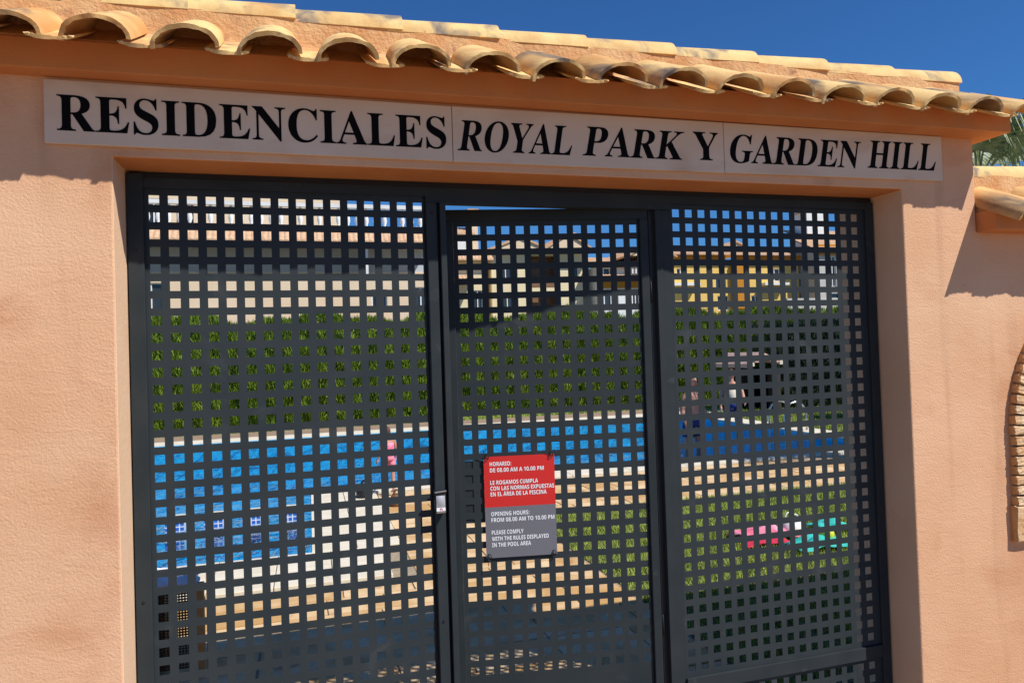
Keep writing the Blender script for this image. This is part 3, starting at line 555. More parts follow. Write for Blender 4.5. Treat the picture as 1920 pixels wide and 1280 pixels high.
def gate():
    # fixed left panel ------------------------------------------------
    t = thing('metal_gate', 'dark anthracite perforated metal gate frame filling the stucco opening', 'gate', (1.0, 0, GZ))
    bm = B(); perforated(bm, -.5022, 16, P, -.5335, .4385, 2.1255, 33, .155, 2.165, -.0, .0025)
    obj('perforated_plate', bm, M['metal'], t)
    bm = B(); box(bm, -.584, -.534, -.016, .03, GZ + .02, 2.214); obj('stile', bm, M['metalplain'], t, bevel=.002)
    bm = B(); box(bm, -.534, .4385, .0030, .030, .112, .1545); box(bm, -.534, .4385, -.012, .003, .112, .1545)
    obj('rail', bm, M['metalplain'], t, bevel=.0015)
    bm = B(); perforated(bm, -.5022, 16, P, -.5335, .4385, .066, 4, GZ + .03, .1115, 0, .0025)
    obj('perforated_plate', bm, M['metal'], t)
    # posts on both sides of the door ---------------------------------
    p = t
    bm = B(); box(bm, .4480, .4865, -.020, .030, GZ, 2.140); obj('post', bm, M['metalplain'], p, bevel=.0025)
    bm = B(); box(bm, .4968, .5195, -.032, .030, GZ, 2.140); obj('door_stop', bm, M['metalplain'], p, bevel=.0025)
    bm = B(); box(bm, .4386, .4478, .012, .028, GZ, 2.165); box(bm, .487, .4966, .008, .028, GZ, 2.14); obj('gap_shade', bm, M['black'], p)  # black strips stand in for the shade in the open gaps
    bm = B(); box(bm, 1.4195, 1.4500, -.006, .030, GZ, 2.140); obj('post', bm, M['metalplain'], p, bevel=.002)
    bm = B(); box(bm, 1.4502, 1.4905, -.0015, .030, GZ, 2.140); obj('post', bm, M['metalplain'], p, bevel=.002)
    bm = B(); box(bm, 1.398, 1.4193, .016, .034, GZ, 2.14); obj('gap_shade', bm, M['black'], p)  # black fill for the shade of the gap beside the post
    for bx, by, bz in ((.4675, -.020, 2.10), (.4675, -.020, .55), (-.559, -.016, 1.95), (-.559, -.016, .75), (2.515, -.012, 1.95), (2.515, -.012, .75)):
        bm = B(); tube(bm, [(bx, by - .0005, bz), (bx, by - .004, bz)], [.0055, .004], 10); obj('bolt', bm, M['black'], t)
    for z in (.35, 1.75):
        bm = B(); tube(bm, [(1.405, .022, z), (1.405, .022, z + .09)], .0095, 10); obj('hinge', bm, M['black'], p, smooth=True)
    # head rail
    h = t
    bm = B(); box(bm, -.5335, .4480, -.010, .030, 2.1655, 2.200); box(bm, .448, 1.4905, -.010, .030, 2.1405, 2.200); box(bm, 1.4905, 2.493, -.010, .030, 2.1655, 2.200)
    obj('head_rail', bm, M['metalplain'], h)
    bm = B(); box(bm, -.58, 2.54, .004, .028, 2.2005, 2.2235); obj('head_strip', bm, M['black'], h)  # black strip filling the space between rail and lintel
    # right panel ------------------------------------------------------
    bm = B(); perforated(bm, 1.5199, 16, .0613, 1.4910, 2.4925, 2.1278, 33, .168, 2.165, 0, .0025)
    obj('perforated_plate', bm, M['metal'], t)
    bm = B(); box(bm, 2.4930, 2.538, -.012, .03, GZ + .02, 2.200); obj('stile', bm, M['metalplain'], t, bevel=.002)
    bm = B(); box(bm, 1.491, 2.4925, -.012, .0295, .112, .1675); obj('rail', bm, M['metalplain'], t, bevel=.0015)
    bm = B(); perforated(bm, 1.5199, 16, .0613, 1.4910, 2.4925, .078, 4, GZ + .03, .1115, 0, .0025)
    obj('perforated_plate', bm, M['metal'], t)
    return t
GATE = gate()

def gate_door():
    # local frame: x runs from the hinge (0) towards the latch (negative), y thickness, z up
    hx, hy, an = 1.33454, .03174, .16693
    t = thing('metal_door', 'perforated metal door standing ajar in the middle with a notice', 'door', (hx, hy, GZ), rotz=-an)
    loc = lambda o: o
    def add(name, bm, m, bev=0, parent=None):
        me = bpy.data.meshes.new(name); bm.to_mesh(me); bm.free()
        me.transform(Matrix.Translation((0, 0, -GZ)))
        for q in (m if isinstance(m, (list, tuple)) else [m]): me.materials.append(q)
        o = bpy.data.objects.new(name, me); col.objects.link(o); o.parent = parent or t
        if bev:
            b = o.modifiers.new('bevel', 'BEVEL'); b.width = bev; b.segments = 2
        return o
    bm = B(); perforated(bm, -.0605 * 12, 13, .0605, -.7615, .0195, 2.0646, 31, .155, 2.1048, 0, .0025)
    add('perforated_plate', bm, M['metal'])
    # plugged holes: a lock case stands behind the first columns
    bm = B(); box(bm, -.7635, -.665, .0035, .034, .865, 1.115); add('lock_case', bm, M['metalplain'])
    bm = B(); box(bm, -.795, -.762, -.012, .030, GZ + .03, 2.1045); add('stile', bm, M['metalplain'], .002)
    bm = B(); box(bm, .0265, .0605, -.012, .028, GZ + .03, 2.1045); add('stile', bm, M['metalplain'], .002)
    bm = B(); box(bm, .0197, .0263, .008, .024, GZ + .03, 2.1045); add('gap_shade', bm, M['black'])  # black strip painted in for the shaded slit beside the stile
    bm = B(); box(bm, -.795, .0605, -.012, .030, 2.1047, 2.149); add('rail', bm, M['metalplain'], .002)
    bm = B(); box(bm, -.7618, .0196, -.012, .028, .112, .1545); add('rail', bm, M['metalplain'], .002)
    bm = B(); perforated(bm, -.0605 * 12, 13, .0605, -.7615, .0195, .070, 4, GZ + .03, .1115, 0, .0025)
    add('perforated_plate', bm, M['metal'])
    return t, hx, hy, an
door, HX, HY, AN = gate_door()

def door_latch():
    t = GATE
    xa, xb, z0, z1 = .4415, .4830, .962, 1.046
    bm = B(); box(bm, xa, xb, -.054, -.0205, z0, z1); t = obj('lock_housing', bm, M['black'], t, bevel=.003)
    bm = B(); prism(bm, [(xa - .001, z1 - .006), (xb + .001, z1 - .003), (xb + .001, z1 + .003), (xa - .001, z1)], 'y', -.060, -.054); obj('hood', bm, M['steel'], t, bevel=.001)
    # domed steel face
    bm = B(); n = 8; g = []
    for i in range(n + 1):
        for j in range(n + 1):
            u, v = i / n * 2 - 1, j / n * 2 - 1
            g.append(bm.verts.new((.4625 + u * .0165, -.0545 - .005 * (1 - u * u) * (1 - v * v), 1.008 + v * .021)))
    for i in range(n):
        for j in range(n): bm.faces.new((g[i * (n + 1) + j], g[(i + 1) * (n + 1) + j], g[(i + 1) * (n + 1) + j + 1], g[i * (n + 1) + j + 1]))
    obj('face_plate', bm, mat('satin_face', (.42, .42, .44), rough=.45, metallic=.2), t, smooth=True)
    bm = B(); box(bm, xa + .004, xb - .004, -.0575, -.054, .972, .985); obj('label_plate', bm, M['ink'], t)
    bm = B()
    prism(bm, [(.4580, .9745), (.4605, .9745), (.4605, .9830), (.4580, .9830)], 'y', -.0583, -.0576)
    prism(bm, [(.4605, .9805), (.4640, .9805), (.4665, .9745), (.4690, .9745), (.4660, .9830), (.4605, .9830)], 'y', -.0583, -.0576)
    obj('emblem', bm, M['crimson'], t)
    bm = B(); box(bm, xa + .004, xb - .004, -.0565, -.054, .9645, .9705); obj('button', bm, M['steel'], t)
door_latch()

def notice():
    # board hangs on the door: same frame as the door
    t = thing('notice_board', 'red and grey pool rules notice tied to the gate door', 'notice', (HX, HY, GZ), rotz=-AN)
    x0, x1, z0, z1, yf = -.6655, -.3725, .7215, 1.1335, -.0085
    def add(name, bm, m, parent=None):
        me = bpy.data.meshes.new(name)
        if isinstance(bm, bmesh.types.BMesh): bm.to_mesh(me); bm.free()
        else: me = bm
        me.name = name; me.transform(Matrix.Translation((0, 0, -GZ))); me.materials.clear(); me.materials.append(m)
        o = bpy.data.objects.new(name, me); col.objects.link(o); o.parent = parent or t; return o
    zm = (z0 + z1) / 2
    bm = B(); box(bm, x0, x1, yf, yf + .003, zm, z1); red = add('board', bm, M['red']); red['label'] = 'red upper half with Spanish text'
    bm = B(); box(bm, x0, x1, yf, yf + .003, z0, zm - .0002); gr = add('board', bm, M['grey']); gr['label'] = 'grey lower half with English text'
    W = x1 - x0; H = z1 - z0
    lines = [('HORARIO:', .073, .385), ('DE 08.00 AM A 10.00 PM', .134, .845), ('LE ROGAMOS CUMPLA', .257, .757), ('CON LAS NORMAS EXPUESTAS', .315, .985), ('EN EL ÁREA DE LA PISCINA', .372, .875),
             ('OPENING HOURS:', .567, .62), ('FROM 08.00 AM TO 10.00 PM', .627, .975), ('PLEASE COMPLY', .75, .53), ('WITH THE RULES DISPLAYED', .812, .885), ('IN THE POOL AREA', .873, .63)]
    for s, fy, fx in lines:
        g = text_mesh(s, SANS, .016); a, b = extent(g)
        xa, xb = x0 + .083 * W, x0 + fx * W
        sx = (xb - xa) / (b - a); sz = .0165 / .480; zb = z1 - fy * H - .0083
        vs = []; fs = []
        for me, _ in g:
            o = len(vs)
            vs += [(xa + (v.co.x - a) * sx, yf - .0008 + v.co.y * .01, zb + v.co.z * sz) for v in me.vertices]
            fs += [[o + k for k in p.vertices] for p in me.polygons]
        me = bpy.data.meshes.new('text'); me.from_pydata(vs, [], fs); add('printed_text', me, M['ink'], red if fy < .5 else gr)
    # cable ties at the corners
    for (cx, cz, up) in ((x0 + .012, z1 - .006, 1), (x1 - .014, z1 - .006, 1), (x0 + .012, z0 + .008, -1), (x1 - .014, z0 + .008, -1)):
        bm = B()
        pts = [(cx + .010 * math.cos(a) * .8, yf - .003 - .003 * math.sin(a * 2), cz + up * .004 + .013 * math.sin(a)) for a in [k * math.pi / 6 for k in range(12)]]
        tube(bm, pts + [pts[0]], .0016, 6, caps=False)
        tube(bm, [(cx - .004, yf - .004, cz + up * .010), (cx - .010 - .004 * up, yf - .014, cz + up * .036)], .0015, 5)
        box(bm, cx - .006, cx, yf - .007, yf - .002, cz + up * .006 - .003, cz + up * .006 + .003)
        add('cable_tie', bm, M['black'])
notice()

# ------------------------------------------------------------------ brick arch ornament at right
def brick_arch():
    t = thing('brick_arch', 'blind arch of rough cream bricks on the right garden wall', 'arch', (3.6, WF, .61))
    rnd = random.Random(5)
    def brick_mesh(seed, L, H, D):
        rr = random.Random(seed); bm = B(); box(bm, -L / 2, L / 2, -D, 0, -H / 2, H / 2)
        bmesh.ops.subdivide_edges(bm, edges=bm.edges, cuts=2, use_grid_fill=True)
        for v in bm.verts:
            if v.co.y < -.001:
                v.co += Vector((rr.uniform(-1, 1), rr.uniform(-1, 1), rr.uniform(-1, 1))) * .0032
                if abs(abs(v.co.x) - L / 2) < .004 and v.co.y < -D * .8: v.co.x *= .93; v.co.y *= .93
                if abs(abs(v.co.z) - H / 2) < .004 and v.co.y < -D * .8: v.co.z *= .9
        
        bm.normal_update()
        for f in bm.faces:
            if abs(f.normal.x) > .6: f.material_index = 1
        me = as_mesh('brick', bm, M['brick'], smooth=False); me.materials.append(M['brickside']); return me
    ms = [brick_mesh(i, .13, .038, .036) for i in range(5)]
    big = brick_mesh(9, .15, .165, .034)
    cx = 3.62; xl = 3.160; pitch = .0455; zs = 1.10
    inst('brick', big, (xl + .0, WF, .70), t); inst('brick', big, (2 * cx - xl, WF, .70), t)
    z = .805
    while z < zs:
        for s in (1, -1):
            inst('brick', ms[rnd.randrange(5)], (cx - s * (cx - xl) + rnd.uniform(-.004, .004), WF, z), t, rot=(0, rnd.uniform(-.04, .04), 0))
        z += pitch
    # arc: slightly elliptical
    Rr = cx - xl; Rz = .60; k = 0; a = 0.04
    while a < math.pi - .03:
        x = cx - Rr * math.cos(a); zz = zs + Rz * math.sin(a)
        tang = math.atan2(Rz * math.cos(a), Rr * math.sin(a))
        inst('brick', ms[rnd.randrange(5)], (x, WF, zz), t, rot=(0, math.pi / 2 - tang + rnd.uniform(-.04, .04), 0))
        a += pitch / math.hypot(Rr * math.sin(a), Rz * math.cos(a))
brick_arch()

# ------------------------------------------------------------------ pool court
def paving():
    t = bpy.data.objects.new('stone_paving', None); col.objects.link(t); t['kind'] = 'structure'; t.location = (0, 0, GZ)
    bm = B(); box(bm, -9.6, 2.18, .345, 2.96, GZ - .058, GZ - .006); box(bm, 2.18, 9.9, 4.62, 6.545, GZ - .058, GZ - .006); box(bm, .78, 2.18, 2.96, 6.545, GZ - .058, GZ - .006)
    obj('joint_bed', bm, M['joint'], t)
    rnd = random.Random(11); n = 0
    def slab(x0, x1, y0, y1):
        bm = B(); g = .006
        j = lambda: rnd.uniform(-.004, .004)
        pts = [(x0 + g + j(), y0 + g + j()), (x1 - g + j(), y0 + g + j()), (x1 - g + j(), y1 - g + j()), (x0 + g + j(), y1 - g + j())]
        prism(bm, pts, 'z', GZ - .02, GZ + rnd.uniform(-.001, .003))
        me = bpy.data.meshes.new('paving_slab')
        c = Vector((sum(p[0] for p in pts) / 4, sum(p[1] for p in pts) / 4, GZ))
        bm.to_mesh(me); bm.free(); me.transform(Matrix.Translation(-c)); me.materials.append(M['stone'])
        o = bpy.data.objects.new('paving_slab', me); col.objects.link(o); o.parent = t; o.location = c - t.location
    def region(x0, x1, y0, y1):
        y = y0
        while y < y1 - .05:
            h = min(rnd.choice((.32, .4, .48)), y1 - y)
            if y1 - y - h < .12: h = y1 - y
            x = x0 - rnd.uniform(0, .1)
            x = x0
            while x < x1 - .02:
                w = min(rnd.choice((.4, .52, .64)), x1 - x)
                if x1 - x - w < .15: w = x1 - x
                slab(x, x + w, y, y + h); x += w
            y += h
    region(-2.4, 2.16, .40, 2.95); region(.79, 2.16, 2.97, 6.54); region(2.2, 9.4, 4.63, 6.54)
    return t
paving()

def coping():
    t = bpy.data.objects.new('pool_coping', None); col.objects.link(t); t['kind'] = 'structure'; t.location = (0, 0, GZ)
    rnd = random.Random(4)
    def pc(x0, x1, y0, y1):
        bm = B(); box(bm, x0 + .003, x1 - .003, y0 + .003, y1 - .003, GZ - .10, GZ + .03 + rnd.uniform(-.001, .001)); obj('coping_slab', bm, M['coping'], t, bevel=.006)
    # near edge, right of the lobe
    x = .78
    while x < 9.3: pc(x, min(x + .9, 9.7), 6.56, 7.10); x += .9
    # round the lobe
    for (a, b, c, d) in ((-.02, .38, 3.90, 5.0), (.38, .78, 3.90, 5.0), (-.02, .38, 5.0, 6.1), (.38, .78, 5.0, 6.1), (-.02, .38, 6.1, 7.1), (.38, .78, 6.1, 7.1),
                         (-.78, -.30, 2.98, 3.40), (-.30, .14, 2.98, 3.40), (.14, .60, 2.98, 3.40), (-.78, -.30, 3.40, 3.90), (-.30, .14, 3.40, 3.90), (.14, .60, 3.40, 3.90),
                         (-1.6, -.78, 3.4, 3.9), (-2.6, -1.6, 3.4, 3.9), (-2.6, -1.7, 2.98, 3.4), (-1.7, -.78, 2.98, 3.4), (-3.6, -2.6, 3.4, 3.9)): pc(a, b, c, d)
    # far edge
    x = -9.5
    while x < 9.8: pc(x, x + 1.2, 14.02, 14.6); x += 1.2
    y = 7.1
    while y < 13.9: pc(9.3, 9.85, y, min(y + 1.0, 14.0)); y += 1.0
    bm = B(); box(bm, .60, .78, 2.98, 3.9, GZ - .055, GZ - .004); obj('joint_bed', bm, M['joint'], t)
coping()
bm = B(); box(bm, -14, 9.9, 14.62, 15.9, GZ - .05, GZ + .012); obj('far_terrace', bm, M['ground'], kind='structure')

def pool():
    t = bpy.data.objects.new('swimming_pool', None); col.objects.link(t); t['kind'] = 'structure'; t.location = (0, 0, GZ)
    D = GZ - 1.3
    bm = B()
    # walls and floor of main basin and the near left lobe, one shell
    out = [(-9.2, 3.9), (-.02, 3.9), (-.02, 7.1), (9.3, 7.1), (9.3, 14.02), (-9.2, 14.02)]
    top = [bm.verts.new((x, y, GZ + .0)) for x, y in out]; bot = [bm.verts.new((x, y, D)) for x, y in out]
    for i in range(6): bm.faces.new((top[i], top[(i + 1) % 6], bot[(i + 1) % 6], bot[i]))
    bm.faces.new(bot)
    obj('basin', bm, M['basin'], t)
    bm = B(); e = .003
    pts = [(-9.2 + e, 3.9 + e), (-.02 - e, 3.9 + e), (-.02 - e, 7.1 + e), (9.3 - e, 7.1 + e), (9.3 - e, 14.02 - e), (-9.2 + e, 14.02 - e)]
    bm.faces.new([bm.verts.new((x, y, GZ - .07)) for x, y in pts])
    obj('water', bm, M['water'], kind='structure')
pool()

for i, x in enumerate((-1.44, -1.05, -.66, -.27, -1.83)):
    lab = ('white topped blue mosaic block rising from the pool, %s' % ('third from the right', 'second one from the pool corner', 'third one from the pool corner', 'nearest the white paved corner', 'farthest from the white paved corner')[i])
    lab = ['fourth white topped mosaic block counted from the pool corner', 'third white topped mosaic block counted from the pool corner', 'second white topped mosaic block counted from the pool corner', 'white topped mosaic block nearest the white pool corner', 'white topped mosaic block farthest from the pool corner'][i]
    t = thing('pool_block', lab, 'block', (x, 5.85, GZ - .07), 'blue mosaic blocks in the pool')
    bm = B(); box(bm, x - .095, x + .095, 5.72, 6.0, GZ - .30, GZ + .02); obj('mosaic_base', bm, M['mosaic'], t)
    bm = B(); box(bm, x - .10, x + .10, 5.71, 6.02, GZ + .0205, GZ + .06); obj('block_top', bm, M['coping'], t, bevel=.005)

# ------------------------------------------------------------------ lawn
def blades(n, region, h, w, m, name, zbase, lean=.5, seed=1, kind='stuff', parent=None, keep=None):
    rnd = random.Random(seed); vs = []; fs = []
    x0, x1, y0, y1 = region
    for i in range(n):
        x = rnd.uniform(x0, x1); y = rnd.uniform(y0, y1)
        if keep and not keep(x, y): continue
        z = zbase; hh = h * rnd.uniform(.5, 1.2); a = rnd.uniform(0, 2 * math.pi); ww = w * rnd.uniform(.6, 1.2)
        dx, dy = math.cos(a) * ww, math.sin(a) * ww
        lx, ly = rnd.uniform(-lean, lean) * hh, rnd.uniform(-lean, lean) * hh
        k = len(vs)
        vs += [(x - dx, y - dy, z), (x + dx, y + dy, z), (x + lx, y + ly, z + hh)]
        fs.append((k, k + 1, k + 2))
    return obj(name, (vs, fs), m, parent, kind=kind)
bm = B(); box(bm, 2.19, 10.6, .36, 4.61, GZ - .055, GZ - .004); obj('lawn_soil', bm, M['soil'], kind='structure')
blades(120000, (2.18, 9.0, .40, 4.62), .05, .0045, M['grass'], 'lawn_grass', GZ - .004, .9, 2)
bm = B(); box(bm, -14, 24, 15.92, 17.3, GZ - .055, GZ); obj('far_lawn', bm, M['soil'], kind='structure')
blades(30000, (-6, 16, 15.9, 17.4), .07, .012, M['grass'], 'far_grass', GZ, .9, 3)
bm = B(); box(bm, 9.92, 22, 4.8, 15.9, GZ - .055, GZ); obj('side_lawn', bm, M['soil'], kind='structure')
blades(40000, (9.9, 16, 5.0, 15.9), .07, .012, M['grass'], 'side_grass', GZ, .9, 5)

# ------------------------------------------------------------------ hedges
def hedge(label, x0, x1, yf, depth, H, n, m, seed, leaf=(.16, .02), vary=.18, cat='hedge'):
    t = thing('hedge', label, cat, ((x0 + x1) / 2, yf + depth / 2, GZ))
    rnd = random.Random(seed)
    top = lambda x: H + vary * (math.sin(x * 1.7 + seed) * .5 + math.sin(x * 4.3) * .3)
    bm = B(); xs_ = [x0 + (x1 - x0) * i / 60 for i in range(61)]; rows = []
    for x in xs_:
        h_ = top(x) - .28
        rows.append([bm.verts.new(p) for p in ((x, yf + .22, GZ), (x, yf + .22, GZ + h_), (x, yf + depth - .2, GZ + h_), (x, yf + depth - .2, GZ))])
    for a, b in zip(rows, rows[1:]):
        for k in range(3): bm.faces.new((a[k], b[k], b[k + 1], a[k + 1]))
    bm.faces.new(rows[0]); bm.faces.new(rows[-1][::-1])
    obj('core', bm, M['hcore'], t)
    vs = []; fs = []
    for i in range(n):
        x = rnd.uniform(x0, x1); tp = top(x)
        if rnd.random() < .8: y = yf + abs(rnd.gauss(0, .12)); z = rnd.uniform(0, tp)
        else: y = yf + rnd.uniform(0, depth); z = tp - abs(rnd.gauss(0, .12))
        # clumps: leaves gather in tufts
        cl = math.sin(x * 7 + math.sin(z * 3) * 2) * math.sin(z * 5 + x * 2)
        y += -.10 * cl + .05
        L_ = leaf[0] * rnd.uniform(.6, 1.5); w = leaf[1] * rnd.uniform(.6, 1.3)
        d = Vector((rnd.gauss(0, .35), rnd.gauss(-.35, .35), 1)).normalized() * L_
        s = Vector((rnd.uniform(-1, 1), rnd.uniform(-.6, .6), 0)).normalized() * w
        p = Vector((x, y, GZ + z)); k = len(vs)
        vs += [p - s, p + s, p + d * .6 + s * .7, p + d, p + d * .6 - s * .7]
        fs.append((k, k + 1, k + 2, k + 3, k + 4))
    obj('foliage', (vs, fs), m, t, kind='stuff')
    return t
hedge('tall bright green hedge running behind the whole pool', -7, 20.5, 17.5, 1.3, 2.85, 150000, M['hedge'], 1, leaf=(.17, .015), vary=.26)
hedge('evergreen hedge coloured dark for shade at the right end of the pool', 11.9, 19.5, 13.6, 1.2, 2.3, 26000, M['shadeleaf'], 2, leaf=(.14, .02), vary=.1)
hedge('dark shrubs closing the lawn on the far right', 12.0, 15.5, 8.0, 3.0, 1.75, 14000, M['shadeleaf'], 4, leaf=(.14, .02), vary=.2, cat='shrubs')

# ------------------------------------------------------------------ pump hut with the stone roof
def hut():
    t = thing('garden_hut', 'low hut, walls coloured dark for shade, with a small pink stone gable roof beyond the pool', 'hut', (11.6, 14.2, GZ))
    pts = [(10.95, 1.28), (11.38, 1.58), (12.05, 1.33)]
    bm = B(); prism(bm, [(x, GZ + z) for x, z in pts] + [(x, GZ + z - .1) for x, z in pts[::-1]], 'y', 13.3, 14.9); rf = obj('roof', bm, M['pinkroof'], t)
    rnd = random.Random(6)
    for i in range(7):
        x = 10.98 + i * .15; f = (x + .06 - 10.95) / .43 if x < 11.32 else 1 - (x + .06 - 11.38) / .67
        zz = GZ + (1.28 if x < 11.32 else 1.33) + (.28 if x < 11.32 else .24) * f
        bm = B(); box(bm, x, x + .13, 13.24, 13.298, zz - .13 + rnd.uniform(-.01, .01), zz - .03); obj('stone', bm, M['pinkroof'] if i % 3 else M['coping'], rf)
    bm = B(); box(bm, 11.1, 12.0, 14.4, 14.6, GZ, GZ + 1.15); box(bm, 11.9, 12.0, 13.4, 14.39, GZ, GZ + 1.15); obj('wall', bm, M['wicker'], t)  # near-black walls stand in for the shade under the roof
    for x in (11.42, 11.02):
        bm = B(); box(bm, x, x + .07, 13.35, 13.42, GZ, GZ + 1.2); obj('post', bm, M['tan'], t)
hut()

def ladder():
    t = thing('pool_ladder', 'curved steel ladder rails at the right end of the pool', 'ladder', (9.35, 9.6, GZ))
    for y in (9.35, 9.85):
        bm = B(); pts = [(9.05, y, GZ - .8), (9.05, y, GZ + .35)] + [(9.3 - .25 * math.cos(a), y, GZ + .35 + .25 * math.sin(a)) for a in [k * math.pi / 8 for k in range(1, 8)]] + [(9.55, y, GZ + .3), (9.55, y, GZ + .03)]
        tube(bm, pts, .021, 8); obj('rail', bm, M['steel'], t, smooth=True)
    for z in (-.25, -.5):
        bm = B(); box(bm, 9.02, 9.08, 9.36, 9.84, GZ + z, GZ + z + .02); obj('rung', bm, M['steel'], t)
ladder()

# ------------------------------------------------------------------ things lying about
def cloth(name, label, cat, cx, cy, w, d, h, m, seed, z=GZ + .03, group=None):
    rnd = random.Random(seed); bm = B(); n = 14; g = []
    for i in range(n + 1):
        for j in range(n + 1):
            u, v = i / n * 2 - 1, j / n * 2 - 1
            r = max(0, 1 - (abs(u) ** 3 + abs(v) ** 3) * .6)
            zz = h * r * (.6 + .25 * math.sin(u * 5 + seed) + .2 * math.sin(v * 6 + seed * 2) + .15 * math.sin((u + v) * 9)) 
            g.append(bm.verts.new((cx + u * w / 2 * (1 + .06 * math.sin(v * 7)), cy + v * d / 2 * (1 + .05 * math.sin(u * 6)), z + max(zz, 0))))
    for i in range(n):
        for j in range(n): bm.faces.new((g[i * (n + 1) + j], g[(i + 1) * (n + 1) + j], g[(i + 1) * (n + 1) + j + 1], g[i * (n + 1) + j + 1]))
    o = obj(name, bm, m, smooth=True)
    sd = o.modifiers.new('thickness', 'SOLIDIFY'); sd.thickness = .008
    return tag(o, label, cat, group)
cloth('beach_towel', 'crumpled pink towel on the lawn', 'towel', 3.90, 2.86, .56, .34, .10, M['pink'], 1)
cloth('beach_towel', 'crumpled teal towel on the lawn right of the pink one', 'towel', 4.12, 2.42, .50, .28, .09, M['teal'], 2)
cloth('beach_towel', 'small crimson towel at the near side of the pink one', 'towel', 3.74, 2.62, .42, .12, .05, M['crimson'], 3)
cloth('beach_towel', 'folded crimson towel beside the teal one at right', 'towel', 4.52, 2.36, .20, .16, .07, M['crimson'], 5)
cloth('beach_towel', 'white and turquoise towel spread at the far right of the lawn', 'towel', 4.62, 2.86, .34, .3, .08, M['teal'], 7)
def bag(label, x, y, w, h, m, seed, z=GZ):
    t = thing('beach_bag', label, 'bag', (x, y, z))
    bm = B(); prof = [(w * .42, 0), (w * .5, h * .15), (w * .52, h * .5), (w * .42, h * .85), (w * .34, h)]
    lathe(bm, prof, x, y, z, 14); o = obj('bag_body', bm, m, t, smooth=True)
    for s in (-1, 1):
        bm = B(); tube(bm, [(x - w * .2, y + s * w * .2, z + h * .9)] + [(x - w * .2 * math.cos(a), y + s * w * .2, z + h * .95 + w * .35 * math.sin(a)) for a in [k * math.pi / 7 for k in range(1, 7)]] + [(x + w * .2, y + s * w * .2, z + h * .9)], .008, 6); obj('handle', bm, m, t, smooth=True)
bag('small black bag on the white coping by the pool', .62, 6.25, .20, .14, M['black'], 1, GZ + .03)
bag('dark brown bag on the paving edge beside the white coping', .95, 5.7, .16, .14, M['wood'], 1)
bag('white bag on the lawn behind the teal towel', 4.22, 2.88, .22, .12, M['white'], 1)
def ball(label, x, y, r, m):
    bm = B(); bmesh.ops.create_icosphere(bm, subdivisions=3, radius=r)
    for v in bm.verts: v.co += Vector((x, y, GZ + r + .02))
    tag(obj('beach_ball', bm, m, smooth=True), label, 'ball')
ball('little lime yellow ball on the lawn by the teal towel', 4.30, 2.52, .06, M['lime'])

def bin_():
    t = thing('wicker_basket', 'dark wicker basket with tan corner posts just inside the gate', 'basket', (-.84, 1.75, GZ))
    z1 = .33
    bm = B()
    xs_ = [-1.07 + i * .0075 for i in range(61)]; zs_ = [GZ + .06 + j * .0075 for j in range(57)]
    plate(bm, xs_, zs_, lambda i, j: i % 2 == 1 and j % 2 == 1, 1.60, 1.606); obj('woven_side', bm, M['wicker'], t)
    bm = B(); box(bm, -1.07, -.80, 1.62, 1.95, GZ + .06, z1 - .03); obj('liner', bm, M['black'], t)
    for x in (-1.10, -.628):
        bm = B(); box(bm, x, x + .035, 1.585, 1.62, GZ, z1 + .01); obj('post', bm, M['tan'], t)
    for x in (-1.10, -.628):
        bm = B(); box(bm, x, x + .035, 1.94, 1.975, GZ, z1 + .01); obj('post', bm, M['tan'], t)
bin_()
cloth('folded_towel', 'lilac striped towel laid over the dark wicker basket', 'towel', -.86, 1.78, .46, .38, .05, M['lilac'], 9, z=.335)

